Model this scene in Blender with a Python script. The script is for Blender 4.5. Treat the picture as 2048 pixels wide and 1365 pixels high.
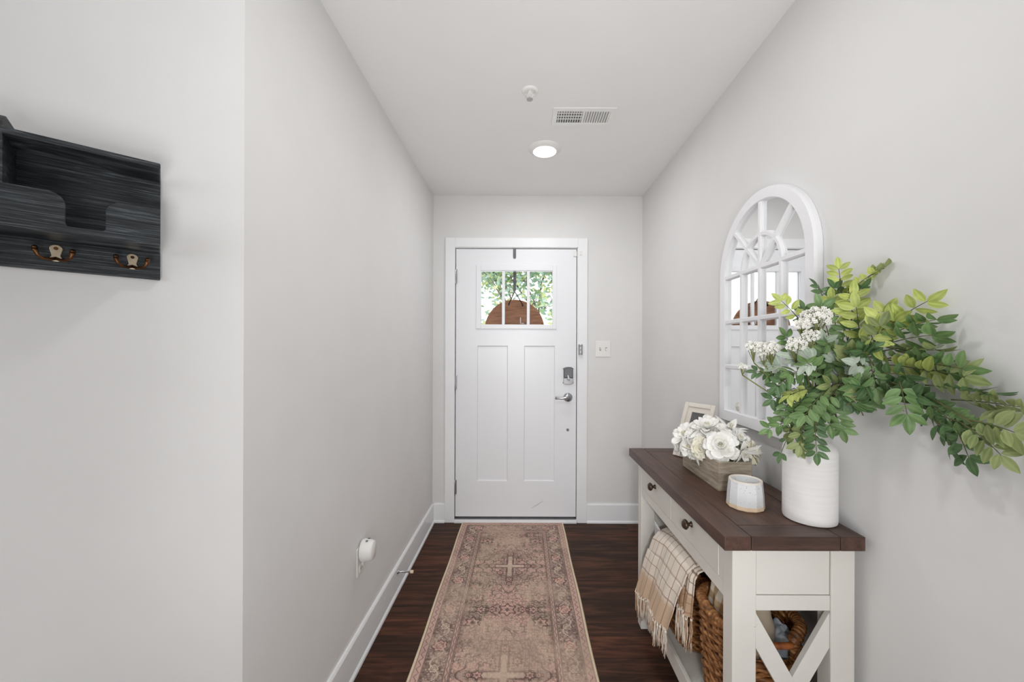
import bpy, bmesh, math, random
import numpy as np
from mathutils import Vector, Matrix
for o in list(bpy.data.objects): bpy.data.objects.remove(o)
SC = bpy.context.scene
COL = SC.collection
PI = math.pi
# ---------------------------------------------------------------- camera, world, lights, exposure
F = 785.0; CU, CV = 1046.0, 700.0; EYE = 1.297
cam_d = bpy.data.cameras.new('camera'); cam = bpy.data.objects.new('camera', cam_d); COL.objects.link(cam)
cam_d.sensor_width = 36.0; cam_d.lens = F*36.0/2048.0
cam_d.shift_x = -(CU-1024.0)/2048.0; cam_d.shift_y = (CV-682.5)/2048.0
cam_d.clip_start = 0.02
cam.location = (0, 0, EYE); cam.rotation_euler = (PI/2, math.radians(-0.2), 0)
SC.camera = cam
world = bpy.data.worlds.new('overcast_sky'); SC.world = world; world.use_nodes = True
bg = world.node_tree.nodes['Background']; bg.inputs[0].default_value = (0.95, 0.97, 1.0, 1); bg.inputs[1].default_value = 2.2
def area(name, loc, target, sx, sy, power, col=(1, 1, 1), shape='RECTANGLE'):
    d = bpy.data.lights.new(name, 'AREA'); d.shape = shape; d.size = sx; d.size_y = sy; d.energy = power; d.color = col
    o = bpy.data.objects.new(name, d); COL.objects.link(o); o.location = loc
    o.rotation_euler = (Vector(target)-Vector(loc)).to_track_quat('-Z', 'Y').to_euler()
    return o
area('rear_fill', (-0.9, -3.7, 1.55), (-0.1, 2, 1.2), 2.6, 1.7, 18, (1.0, 1.0, 1.0))  # added soft fill from the back of the room, stronger than the opening alone
area('front_fill', (-0.1, -0.8, 1.5), (0.30, 2.9, 0.45), 0.14, 0.14, 2.5, (1.0, 1.0, 1.0)).data.spread = 1.05  # added small fill behind the camera, brightens the door and table end
area('overhead_fill', (0.1, 0.95, 2.44), (0.1, 0.95, 0), 0.14, 0.14, 4.4, (1.0, 1.0, 1.0), 'DISK')  # added unseen fill overhead, lifts the left hall wall
area('upward_fill', (0.1, -0.3, 0.5), (0.1, 1.2, 2.44), 0.8, 0.4, 7.2, (1.0, 1.0, 1.0))  # added upward fill behind the camera, brightens ceiling and upper walls
area('ceiling_fill', (0.1, -0.5, 0.9), (0.1, 1.5, 2.455), 0.5, 0.3, 3.7, (1.0, 1.0, 1.0)).data.spread = 1.3  # added narrow-beam fill aimed at the hall ceiling, no fixture stands here
SC.view_settings.view_transform = 'Standard'; SC.view_settings.look = 'None'
SC.view_settings.exposure = 0.0; SC.view_settings.gamma = 1.0; SC.view_settings.use_curve_mapping = False

# ---------------------------------------------------------------- helpers
def at(u, v, y): return Vector(((u-CU)/F*y, y, EYE+(CV-v)/F*y))       # a photo point at depth y
def atx(u, v, x): return at(u, v, F*x/(u-CU))                          # ... or on the plane x
def srgb(r, g, b):
    f = lambda c: (c/255/12.92) if c/255 <= 0.04045 else ((c/255+0.055)/1.055)**2.4
    return (f(r), f(g), f(b), 1)
class Nodes:
    def __init__(s, name, rough=0.5, spec=0.5, metal=0.0):
        s.m = bpy.data.materials.new(name); s.m.use_nodes = True; s.t = s.m.node_tree; s.b = s.t.nodes['Principled BSDF']
        s.b.inputs['Roughness'].default_value = rough; s.b.inputs['Specular IOR Level'].default_value = spec; s.b.inputs['Metallic'].default_value = metal
    def n(s, t, **k):
        x = s.t.nodes.new(t)
        for a, v in k.items():
            if a in x.inputs: x.inputs[a].default_value = v
            else: setattr(x, a, v)
        return x
    def l(s, a, ao, b, bi): s.t.links.new(a.outputs[ao], b.inputs[bi])
    def coords(s, scale=(1, 1, 1), rot=(0, 0, 0)):
        c = s.n('ShaderNodeTexCoord'); m = s.n('ShaderNodeMapping'); m.inputs['Scale'].default_value = scale; m.inputs['Rotation'].default_value = rot
        s.l(c, 'Object', m, 'Vector'); return m
    def noise(s, mp, scale, detail=4, rough=0.6, dist=0):
        x = s.n('ShaderNodeTexNoise'); x.inputs['Scale'].default_value = scale; x.inputs['Detail'].default_value = detail
        x.inputs['Roughness'].default_value = rough; x.inputs['Distortion'].default_value = dist; s.l(mp, 'Vector', x, 'Vector'); return x
    def ramp(s, src, out, stops):
        r = s.n('ShaderNodeValToRGB'); e = r.color_ramp.elements
        e[0].position, e[0].color = stops[0][0], stops[0][1]; e[1].position, e[1].color = stops[-1][0], stops[-1][1]
        for p, c in stops[1:-1]: q = e.new(p); q.color = c
        s.l(src, out, r, 'Fac'); return r
    def bump(s, src, out, strength, dist=0.002):
        b = s.n('ShaderNodeBump'); b.inputs['Strength'].default_value = strength; b.inputs['Distance'].default_value = dist
        s.l(src, out, b, 'Height'); s.l(b, 'Normal', s.b, 'Normal'); return b
def mat(name, c0, c1=None, scale=8, stretch=(1, 1, 1), rough=0.5, spec=0.5, metal=0.0, bump=0.0, bdist=0.002, detail=4, lo=0.35, hi=0.65, dist=0, mid=None):
    N = Nodes(name, rough, spec, metal)
    c1 = c1 or tuple(min(1, c*1.04) for c in c0[:3])+(1,)
    mp = N.coords(stretch); nz = N.noise(mp, scale, detail, 0.6, dist)
    st = [(lo, c0), (hi, c1)] if mid is None else [(lo, c0), mid, (hi, c1)]
    r = N.ramp(nz, 'Fac', st); N.l(r, 'Color', N.b, 'Base Color')
    if bump: N.bump(nz, 'Fac', bump, bdist)
    return N.m
class MB:
    def __init__(s): s.v = []; s.f = []; s.mi = []; s.uv = {}; s.cur = 0; s.cols = []
    def add(s, vs, fs):
        o = len(s.v); s.v += [tuple(p) for p in vs]; s.f += [tuple(i+o for i in f) for f in fs]; s.mi += [s.cur]*len(fs); return o
    def box(s, a, b):
        x0, y0, z0 = a; x1, y1, z1 = b
        return s.add([(x0,y0,z0),(x1,y0,z0),(x1,y1,z0),(x0,y1,z0),(x0,y0,z1),(x1,y0,z1),(x1,y1,z1),(x0,y1,z1)],
              [(0,3,2,1),(4,5,6,7),(0,1,5,4),(1,2,6,5),(2,3,7,6),(3,0,4,7)])
    def prism(s, pts, axis, a, b):
        # pts 2D polygon extruded along axis between a and b ('x': pts=(y,z), 'y': pts=(x,z), 'z': pts=(x,y))
        def m(p, t): return {'x': (t, p[0], p[1]), 'y': (p[0], t, p[1]), 'z': (p[0], p[1], t)}[axis]
        n = len(pts)
        s.add([m(p, a) for p in pts]+[m(p, b) for p in pts], [tuple(range(n))[::-1], tuple(range(n, 2*n))]+[(i, (i+1) % n, n+(i+1) % n, n+i) for i in range(n)])
    def lathe(s, prof, c, axis='z', n=32, sx=1, sy=1, caps=True):
        # prof: list (r, h)
        c = Vector(c); vs = []
        for r, h in prof:
            for k in range(n):
                a = 2*PI*k/n; p = (r*math.cos(a)*sx, r*math.sin(a)*sy, h)
                p = {'z': p, 'y': (p[0], p[2], p[1]), 'x': (p[2], p[0], p[1])}[axis]; vs.append(c+Vector(p))
        fs = []
        for j in range(len(prof)-1):
            for k in range(n):
                fs.append((j*n+k, j*n+(k+1) % n, (j+1)*n+(k+1) % n, (j+1)*n+k))
        if caps and prof[0][0] > 1e-6: fs.append(tuple(range(n))[::-1])
        if caps and prof[-1][0] > 1e-6 : fs.append(tuple(range((len(prof)-1)*n, len(prof)*n)))
        s.add(vs, fs)
    def tube(s, pts, r, n=8, closed=False, cap=True):
        pts = [Vector(p) for p in pts]; N = len(pts)
        rs = r if isinstance(r, (list, tuple)) else [r]*N
        up = None; rings = []
        for i in range(N):
            t = (pts[(i+1) % N]-pts[i-1]) if closed else (pts[min(i+1, N-1)]-pts[max(i-1, 0)])
            if t.length < 1e-9: t = Vector((0, 0, 1))
            t.normalize()
            if up is None:
                up = Vector((0, 0, 1)) if abs(t.z) < 0.9 else Vector((1, 0, 0))
            a = t.cross(up)
            if a.length < 1e-6: a = t.cross(Vector((0.3, 1, 0.1)))
            a.normalize(); b = a.cross(t).normalized(); up = b
            rings.append([pts[i]+(a*math.cos(2*PI*k/n)+b*math.sin(2*PI*k/n))*rs[i] for k in range(n)])
        vs = [p for q in rings for p in q]; fs = []
        M = N if closed else N-1
        for i in range(M):
            j = (i+1) % N
            for k in range(n): fs.append((i*n+k, i*n+(k+1) % n, j*n+(k+1) % n, j*n+k))
        if not closed and cap: fs += [tuple(range(n)), tuple(range((N-1)*n, N*n))[::-1]]
        s.add(vs, fs)
    def ico(s, c, r, sub=1, sc=(1, 1, 1)):
        bm = bmesh.new(); bmesh.ops.create_icosphere(bm, subdivisions=sub, radius=r)
        vs = [Vector(c)+Vector((v.co.x*sc[0], v.co.y*sc[1], v.co.z*sc[2])) for v in bm.verts]
        bm.verts.ensure_lookup_table(); fs = [tuple(v.index for v in f.verts) for f in bm.faces]; bm.free(); s.add(vs, fs)
    def grid(s, P):
        # P[i][j] of points
        ni, nj = len(P), len(P[0]); return s.add([p for r in P for p in r], [(i*nj+j, (i+1)*nj+j, (i+1)*nj+j+1, i*nj+j+1) for i in range(ni-1) for j in range(nj-1)])
    def build(s, name, m, parent=None, smooth=False, bevel=0, seg=2, solid=0, subsurf=0, loc=None, fix=True, smooth_angle=None):
        me = bpy.data.meshes.new(name)
        off = Vector(loc) if loc else Vector((0, 0, 0))
        q = parent
        while q is not None: off = off+Vector(q.location); q = q.parent
        me.from_pydata([tuple(Vector(p)-off) for p in s.v], [], s.f)
        for mm in (m if isinstance(m, (list, tuple)) else [m]): me.materials.append(mm)
        me.polygons.foreach_set('material_index', s.mi)
        if smooth: me.polygons.foreach_set('use_smooth', [True]*len(me.polygons))
        if fix:
            bm = bmesh.new(); bm.from_mesh(me); bmesh.ops.recalc_face_normals(bm, faces=bm.faces)
            if smooth_angle:
                for e in bm.edges:
                    if len(e.link_faces) == 2 and e.calc_face_angle(0) > smooth_angle: e.smooth = False
                for fc in bm.faces: fc.smooth = True
            bm.to_mesh(me); bm.free()
        me.update()
        if s.cols and len(s.cols) == len(s.v): ca = me.color_attributes.new('Vein', 'FLOAT_COLOR', 'POINT'); ca.data.foreach_set('color', np.array(s.cols, np.float32).reshape(-1))
        o = bpy.data.objects.new(name, me); COL.objects.link(o)
        if loc: o.location = loc
        if parent: o.parent = parent
        if solid: d = o.modifiers.new('thickness', 'SOLIDIFY'); d.thickness = solid; d.offset = 0
        if bevel:
            b = o.modifiers.new('bevel', 'BEVEL'); b.width = bevel; b.segments = seg; b.limit_method = 'ANGLE'; b.angle_limit = math.radians(35)
        if subsurf: u = o.modifiers.new('subsurf', 'SUBSURF'); u.levels = u.render_levels = subsurf
        return o
def tag(o, label, cat, group=None, kind=None):
    if label: o['label'] = label
    if cat: o['category'] = cat
    if group: o['group'] = group
    if kind: o['kind'] = kind
    return o
def thing(name, label, cat, loc, group=None):
    o = bpy.data.objects.new(name, None); COL.objects.link(o); o.location = loc; o.empty_display_size = 0.05
    return tag(o, label, cat, group)
def struct(o): o['kind'] = 'structure'; return o
def boxo(name, a, b, m, parent=None, bevel=0, **k):
    q = MB(); q.box(a, b); return q.build(name, m, parent, bevel=bevel, **k)

# ---------------------------------------------------------------- materials
M = {}
M['wall'] = mat('greige_wall_paint', srgb(227, 226, 225), srgb(230, 229, 228), scale=3, rough=0.72, spec=0.25, bump=0.02)
M['ceiling'] = mat('ceiling_paint', srgb(240, 239, 238), srgb(242, 241, 240), scale=3, rough=0.85, spec=0.2)
M['trim'] = mat('white_trim_paint', srgb(243, 244, 245), srgb(245, 246, 247), scale=4, rough=0.35, spec=0.4)
M['door'] = mat('white_door_paint', srgb(240, 241, 244), srgb(242, 243, 246), scale=2, rough=0.3, spec=0.45, stretch=(1, 1, .3))
M['mirror_white'] = mat('white_mirror_frame_paint', srgb(240, 240, 242), srgb(243, 243, 245), scale=4, rough=0.35, spec=0.4)
M['plastic'] = mat('white_plastic', srgb(236, 235, 232), rough=0.35)
M['dark_slot'] = mat('dark_slot', srgb(48, 48, 48), rough=0.7)
M['steel'] = mat('satin_nickel', srgb(165, 165, 168), srgb(180, 180, 182), scale=20, rough=0.28, metal=1.0)
M['dark_steel'] = mat('graphite_metal', srgb(92, 93, 96), srgb(104, 105, 108), scale=20, rough=0.35, metal=0.7)
M['chrome'] = mat('chrome', srgb(232, 232, 234), rough=0.3, metal=0.6)
M['sprink'] = mat('brushed_pale_metal', srgb(176, 176, 176), rough=0.4, metal=0.3)
M['vent_dark'] = mat('vent_backing', srgb(96, 96, 96), rough=0.7)
M['gap'] = mat('black_weatherstrip', srgb(38, 38, 40), rough=0.8)
M['black_wood'] = mat('black_stained_wood', srgb(20, 23, 26), srgb(56, 62, 67), scale=9, stretch=(1, 1, 14), rough=0.55, spec=0.35, bump=0.25, bdist=0.001, detail=8, dist=0.6)
M['bronze'] = mat('aged_bronze', srgb(70, 48, 34), srgb(120, 82, 52), scale=40, rough=0.35, metal=0.85)
M['pale_brass'] = mat('pale_worn_brass', srgb(196, 178, 150), srgb(215, 200, 175), scale=60, rough=0.35, metal=0.6)
M['knob'] = mat('antique_bronze_knob', srgb(66, 54, 44), srgb(92, 77, 62), scale=40, rough=0.35, metal=0.7)
M['table_top'] = mat('dark_walnut_stain', srgb(66, 46, 38), srgb(92, 67, 56), scale=6, stretch=(9, 1.2, 9), rough=0.42, spec=0.4, bump=0.05, detail=8)
M['table_top_end'] = mat('dark_walnut_stain_crosswise', srgb(60, 42, 36), srgb(86, 63, 53), scale=6, stretch=(1.2, 9, 9), rough=0.42, spec=0.4, bump=0.05, detail=8)
def distressed():
    N = Nodes('distressed_cream_paint', 0.5, 0.35)
    mp = N.coords((1, 1, 1)); nz = N.noise(mp, 3, 3)
    r = N.ramp(nz, 'Fac', [(0.3, srgb(218, 215, 207)), (0.7, srgb(226, 223, 216))])
    mp2 = N.coords((6, 6, 45)); n2 = N.noise(mp2, 1.4, 5, 0.7)
    r2 = N.ramp(n2, 'Fac', [(0.735, (0, 0, 0, 1)), (0.765, (1, 1, 1, 1))])
    mx = N.n('ShaderNodeMixRGB'); mx.inputs['Color2'].default_value = srgb(120, 112, 100)
    N.l(r2, 'Color', mx, 'Fac'); N.l(r, 'Color', mx, 'Color1'); N.l(mx, 'Color', N.b, 'Base Color'); return N.m
M['cream'] = distressed()
M['groove'] = mat('dark_joint', srgb(110, 112, 115), rough=0.8)
M['vase'] = mat('matte_white_ceramic', srgb(234, 231, 229), srgb(239, 237, 235), scale=5, stretch=(1, 1, 40), rough=0.75, spec=0.25, bump=0.05, bdist=0.0004)
M['box_wood'] = mat('weathered_grey_wood', srgb(136, 124, 108), srgb(188, 176, 158), scale=10, stretch=(1, 1, 9), rough=0.75, spec=0.2, bump=0.3, bdist=0.001, detail=7)
M['petal'] = mat('ivory_silk_petal', srgb(249, 247, 240), srgb(254, 253, 250), scale=25, rough=0.7, spec=0.2)
M['petal_cream'] = mat('cream_silk_petal', srgb(242, 237, 215), srgb(250, 247, 236), scale=25, rough=0.7, spec=0.2)
for k in ('petal', 'petal_cream'):
    M[k].node_tree.nodes['Principled BSDF'].inputs['Subsurface Weight'].default_value = 0.15
    M[k].node_tree.nodes['Principled BSDF'].inputs['Subsurface Radius'].default_value = (.01, .01, .008)
M['pic_frame'] = mat('cream_frame_paint', srgb(226, 217, 206), srgb(232, 225, 215), scale=10, rough=0.5)
M['stem'] = mat('green_brown_stem', srgb(74, 84, 44), srgb(104, 98, 62), scale=30, rough=0.6)
def leafmat(name, a, b):
    N = Nodes(name, 0.45, 0.4); mp = N.coords(); nz = N.noise(mp, 26, 2)
    r = N.ramp(nz, 'Fac', [(0.35, a), (0.65, b)]); a0 = r; at_ = N.n('ShaderNodeVertexColor'); at_.layer_name = 'Vein'; sp = N.n('ShaderNodeSeparateColor'); N.l(at_, 'Color', sp, 0)
    m1 = N.n('ShaderNodeMixRGB', blend_type='MIX'); m1.inputs['Color2'].default_value = tuple(min(1, c*1.2+k) for c, k in zip(b[:3], (.045, .05, .02)))+(1,); N.l(sp, 'Red', m1, 'Fac'); N.l(a0, 'Color', m1, 'Color1')
    hs = N.n('ShaderNodeHueSaturation'); hs.inputs['Saturation'].default_value = .92; N.l(sp, 'Green', hs, 'Value'); N.l(m1, 'Color', hs, 'Color'); r = hs
    N.l(r, 'Color', N.b, 'Base Color')
    tr = N.n('ShaderNodeBsdfTranslucent'); mx = N.n('ShaderNodeMixShader'); mx.inputs[0].default_value = 0.22
    out = [x for x in N.t.nodes if x.type == 'OUTPUT_MATERIAL'][0]
    N.l(r, 'Color', tr, 'Color'); N.t.links.new(N.b.outputs[0], mx.inputs[1]); N.t.links.new(tr.outputs[0], mx.inputs[2]); N.t.links.new(mx.outputs[0], out.inputs[0]); return N.m
M['lime'] = leafmat('lime_leaf', srgb(158, 178, 70), srgb(198, 208, 110))
M['green'] = leafmat('mid_green_leaf', srgb(84, 122, 66), srgb(122, 154, 94))
M['dark'] = leafmat('deep_green_leaf', srgb(60, 94, 54), srgb(92, 126, 78))
M['olive'] = leafmat('olive_leaf', srgb(118, 134, 76), srgb(152, 165, 104))
M['pale'] = leafmat('silvery_leaf', srgb(160, 178, 158), srgb(196, 206, 192))
M['floret'] = mat('white_floret', srgb(238, 236, 226), srgb(248, 247, 242), scale=40, rough=0.7)
M['clay'] = mat('raw_clay', srgb(222, 196, 164), srgb(232, 210, 182), scale=20, rough=0.8)
def speckled():
    N = Nodes('speckled_white_glaze', 0.3, 0.5); mp = N.coords(); v = N.n('ShaderNodeTexVoronoi'); v.inputs['Scale'].default_value = 190; N.l(mp, 'Vector', v, 'Vector')
    nz = N.noise(mp, 30, 2)
    r = N.ramp(v, 'Distance', [(0.10, (1, 1, 1, 1)), (0.20, (0, 0, 0, 1))]); r2 = N.ramp(nz, 'Fac', [(0.47, (0, 0, 0, 1)), (0.53, (1, 1, 1, 1))])
    mu = N.n('ShaderNodeMath', operation='MULTIPLY'); N.l(r, 'Color', mu, 0); N.l(r2, 'Color', mu, 1)
    mx = N.n('ShaderNodeMixRGB'); mx.inputs['Color1'].default_value = srgb(226, 227, 228); mx.inputs['Color2'].default_value = srgb(95, 88, 82)
    N.l(mu, 0, mx, 'Fac'); N.l(mx, 'Color', N.b, 'Base Color'); return N.m
M['glaze'] = speckled()
M['wicker'] = mat('brown_wicker', srgb(70, 42, 22), srgb(200, 146, 90), scale=38, stretch=(1, 1, 2.2), rough=0.5, spec=0.4, bump=0.3, detail=5, mid=(0.5, srgb(136, 88, 48)), lo=0.3, hi=0.7)
M['handle'] = mat('reddish_cane', srgb(120, 62, 30), srgb(166, 98, 54), scale=30, rough=0.35)
M['beige_cloth'] = mat('beige_cloth', srgb(170, 156, 136), srgb(184, 170, 150), scale=14, rough=0.9, spec=0.1)
M['black_cloth'] = mat('black_cloth', srgb(18, 17, 18), srgb(40, 38, 38), scale=60, rough=0.95, spec=0.1, bump=0.5, bdist=0.004)
M['pale_blue_cloth'] = mat('pale_blue_cloth', srgb(168, 178, 190), srgb(226, 230, 238), scale=30, rough=0.9, spec=0.1)
def vcol(name, rough=0.9, noise_scale=300, amt=0.25, bump=0.0):
    N = Nodes(name, rough, 0.15); a = N.n('ShaderNodeVertexColor'); a.layer_name = 'Col'
    mp = N.coords(); nz = N.noise(mp, noise_scale, 2)
    r = N.ramp(nz, 'Fac', [(0.3, (1-amt, 1-amt, 1-amt, 1)), (0.7, (1, 1, 1, 1))])
    mx = N.n('ShaderNodeMixRGB', blend_type='MULTIPLY'); mx.inputs['Fac'].default_value = 1
    N.l(a, 'Color', mx, 'Color1'); N.l(r, 'Color', mx, 'Color2'); N.l(mx, 'Color', N.b, 'Base Color')
    if bump: N.bump(nz, 'Fac', bump, 0.002)
    return N.m
M['rug'] = vcol('woven_rug_pile', 0.95, 260, 0.22, 0.2)
M['weave'] = vcol('woven_cotton', 0.95, 500, 0.12, 0.3)
M['print'] = vcol('photo_print', 0.4, 50, 0.02)
M['lamp'] = None
def emit(name, c, s):
    N = Nodes(name); N.b.inputs['Emission Color'].default_value = c; N.b.inputs['Emission Strength'].default_value = s; N.b.inputs['Base Color'].default_value = c; return N.m
M['lamp'] = emit('lit_lamp_lens', (1, 0.985, 0.96, 1), 5.0)
def glass():
    N = Nodes('clear_glass', 0.0, 0.5); N.b.inputs['Transmission Weight'].default_value = 1; N.b.inputs['IOR'].default_value = 1.08; N.b.inputs['Base Color'].default_value = (1, 1, 1, 1); return N.m
M['glass'] = glass()
N_ = Nodes('silvered_glass', 0.0, 0.5, 1.0); N_.b.inputs['Base Color'].default_value = (0.86, 0.87, 0.87, 1); M['mirror'] = N_.m
M['sign_wood'] = mat('reddish_plank', srgb(140, 96, 70), srgb(182, 134, 102), scale=5, stretch=(2, 1, 16), rough=0.7, detail=6, bump=0.1)
M['bark'] = mat('tree_bark', srgb(110, 95, 85), srgb(150, 135, 120), scale=20, rough=0.9)
def floormat():
    N = Nodes('dark_wood_plank_floor', 0.5, 0.18)
    mp = N.coords(); br = N.n('ShaderNodeTexBrick'); br.offset = 0.37; br.inputs['Scale'].default_value = 1
    br.inputs['Brick Width'].default_value = 1.22; br.inputs['Row Height'].default_value = 0.127; br.inputs['Mortar Size'].default_value = 0.0011; br.inputs['Bias'].default_value = 0
    br.inputs['Color1'].default_value = (0, 0, 0, 1); br.inputs['Color2'].default_value = (1, 1, 1, 1); br.inputs['Mortar'].default_value = (0.5, 0.5, 0.5, 1)
    N.l(mp, 'Vector', br, 'Vector')
    mp2 = N.coords((1.2, 12, 1)); add = N.n('ShaderNodeVectorMath', operation='ADD')
    cm = N.n('ShaderNodeVectorMath', operation='SCALE'); cm.inputs['Scale'].default_value = 7.0; N.l(br, 'Color', cm, 0)
    N.l(mp2, 'Vector', add, 0); N.l(cm, 'Vector', add, 1)
    nz = N.n('ShaderNodeTexNoise'); nz.inputs['Scale'].default_value = 2.6; nz.inputs['Detail'].default_value = 9; nz.inputs['Roughness'].default_value = 0.62; nz.inputs['Distortion'].default_value = 0.7
    N.l(add, 'Vector', nz, 'Vector')
    r = N.ramp(nz, 'Fac', [(0.25, srgb(34, 23, 17)), (0.48, srgb(76, 51, 39)), (0.72, srgb(120, 80, 60))])
    r2 = N.ramp(br, 'Color', [(0.0, srgb(200, 200, 198)), (1.0, srgb(255, 236, 226))])
    mx = N.n('ShaderNodeMixRGB', blend_type='MULTIPLY'); mx.inputs['Fac'].default_value = 1; N.l(r, 'Color', mx, 'Color1'); N.l(r2, 'Color', mx, 'Color2')
    m2 = N.n('ShaderNodeMixRGB'); m2.inputs['Color2'].default_value = srgb(24, 17, 14); N.l(br, 'Fac', m2, 'Fac'); N.l(mx, 'Color', m2, 'Color1'); N.l(m2, 'Color', N.b, 'Base Color')
    N.bump(nz, 'Fac', 0.12, 0.002); return N.m
M['floor'] = floormat()

# ---------------------------------------------------------------- the setting
XL, XR, YB, H = -0.677, 0.895, 2.951, 2.455
CY = 0.951                                   # where the left wall turns away at the hall mouth
WD = Vector((-1.083, -1.0, 0)).normalized()  # along the angled wall towards the camera side
cA = Vector((XL, CY, 0)); cB = cA+WD*1.35
RX0, RY0 = cB.x-1.3, -4.2
XO0, XO1 = -0.527, 0.422                       # rough opening of the door
def poly(name, pts, z0, z1, m):
    q = MB(); q.prism([(p[0], p[1]) for p in pts], 'z', z0, z1); return struct(q.build(name, m))
struct(boxo('floor', (RX0-.1, RY0-.1, -0.1), (XR+.1, YB+.16, 0), M['floor']))
struct(boxo('ceiling', (RX0-.1, RY0-.1, H), (XR+.1, YB+.16, H+.1), M['ceiling']))
struct(boxo('wall_right', (XR, RY0-.1, 0), (XR+.1, YB+.16, H), M['wall']))
q = MB(); q.prism([(XL, YB+.16), (XL, CY), (cB.x, cB.y), (RX0, cB.y), (RX0, cB.y+.1), (cB.x-.05, cB.y+.1), (XL-.12, CY+.03), (XL-.12, YB+.16)], 'z', 0, H)
struct(q.build('wall_left', M['wall']))
struct(boxo('wall_far_left', (RX0-.1, RY0, 0), (RX0, cB.y+.1, H), M['wall']))
q = MB()   # rear wall behind the camera with a wide window opening
q.box((RX0, RY0-.1, 0), (XR, RY0, 0.65)); q.box((RX0, RY0-.1, 2.3), (XR, RY0, H)); q.box((RX0, RY0-.1, .65), (-2.3, RY0, 2.3)); q.box((0.45, RY0-.1, .65), (XR, RY0, 2.3))
struct(q.build('wall_rear', M['wall']))
q = MB()
q.box((XL, YB, 0), (XO0, YB+.12, H)); q.box((XO1, YB, 0), (XR, YB+.12, H)); q.box((XO0, YB, 2.073), (XO1, YB+.12, H))
struct(q.build('wall_back', M['wall']))
# rear window frame
q = MB(); q.box((-2.3, RY0-.06, .65), (-2.24, RY0-.02, 2.3)); q.box((.39, RY0-.06, .65), (.45, RY0-.02, 2.3)); q.box((-2.3, RY0-.06, .65), (.45, RY0-.02, .71)); q.box((-2.3, RY0-.06, 2.24), (.45, RY0-.02, 2.3)); q.box((-.95, RY0-.06, .65), (-.9, RY0-.02, 2.3))
struct(q.build('window_1', M['trim']))
# baseboards: profile with a small shoe moulding
def baseboard(name, pts):
    # pts: polyline on the floor, wall to the right side (outward offset to the left)
    q = MB(); prof = [(0, 0), (0.021, 0), (0.020, 0.010), (0.013, 0.019), (0.013, 0.134), (0.009, 0.142), (0, 0.142)]
    P = [Vector(p) for p in pts]; rows = []
    for i, p in enumerate(P):
        ds = []
        if i > 0: ds.append((P[i]-P[i-1]).normalized())
        if i < len(P)-1: ds.append((P[i+1]-P[i]).normalized())
        ns = [Vector((-d.y, d.x)) for d in ds]; n = ns[0]
        if len(ns) == 2: n = (ns[0]+ns[1]); n = n/(n.dot(ns[0]))
        rows.append([(p.x+n.x*a, p.y+n.y*a, b) for a, b in prof])
    k = len(prof); vs = [v for r in rows for v in r]; fs = []
    for i in range(len(rows)-1):
        for j in range(k): fs.append((i*k+j, i*k+(j+1) % k, (i+1)*k+(j+1) % k, (i+1)*k+j))
    fs += [tuple(range(k)), tuple(range((len(rows)-1)*k, len(rows)*k))[::-1]]
    q.add(vs, fs); return struct(q.build(name, M['trim']))
baseboard('baseboard_left', [(cB.x, cB.y), (XL, CY), (XL, YB)][::-1])
baseboard('baseboard_back_left', [(-.583, YB), (XL, YB)])
baseboard('baseboard_back_right', [(XR, YB), (.482, YB)])
baseboard('baseboard_right', [(XR, RY0), (XR, YB)])
# door casing and jamb
q = MB()
q.box((-.583, YB-.016, 0), (-.511, YB+.0, 2.136)); q.box((.410, YB-.016, 0), (.482, YB+.0, 2.136)); q.box((-.511, YB-.016, 2.064), (.410, YB+.0, 2.136))
struct(q.build('trim_1', M['trim'], bevel=.003))
q = MB()
q.box((XO0, YB-.004, 0), (-.511, YB+.12, 2.073)); q.box((.406, YB-.004, 0), (XO1, YB+.12, 2.073)); q.box((XO0, YB-.004, 2.060), (XO1, YB+.12, 2.073))
struct(q.build('trim_2', M['trim']))
q = MB(); q.box((-.511, YB+.050, .02), (-.495, YB+.056, 2.060)); q.box((.392, YB+.050, .02), (.406, YB+.056, 2.060)); q.box((-.511, YB+.050, 2.045), (.406, YB+.056, 2.060))
struct(q.build('trim_3', M['gap']))
struct(boxo('trim_4', (-.511, YB-.028, 0), (.406, YB+.13, .022), M['trim'], bevel=.004))
q = MB(); q.box((-.508, YB-.002, .022), (.402, YB+.06, .034)); struct(q.build('trim_5', M['dark_steel']))

# ---------------------------------------------------------------- front door (thing with parts)
DX0, DX1, DZ0, DZ1 = -.5055, .4005, .040, 2.055
DY0, DY1 = YB+.004, YB+.048
def bx(u): return (u-CU)/266.0
def bz(v): return EYE-(v-CV)/266.0
door = bpy.data.objects.new('door_1', None); COL.objects.link(door); door.location = (0, YB, 0)
struct(door)
wx0, wx1, wz0, wz1 = bx(958), bx(1107), bz(653), bz(538)
q = MB()   # slab with the window opening and two sunken panels
px = [(bx(954.5), bx(1015.8)), (bx(1048.4), bx(1109.9))]; pz0, pz1 = bz(963.3), bz(692)
def slab(q, x0, x1, z0, z1, y0=DY0): q.box((x0, y0, z0), (x1, DY1, z1))
slab(q, DX0, DX1, DZ0, pz0); slab(q, DX0, DX1, pz1, wz0); slab(q, DX0, DX1, wz1, DZ1)
slab(q, DX0, px[0][0], pz0, pz1); slab(q, px[0][1], px[1][0], pz0, pz1); slab(q, px[1][1], DX1, pz0, pz1)
slab(q, DX0, wx0, wz0, wz1); slab(q, wx1, DX1, wz0, wz1)
ob = q.build('door_slab', M['door'], door)
q = MB()
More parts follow.
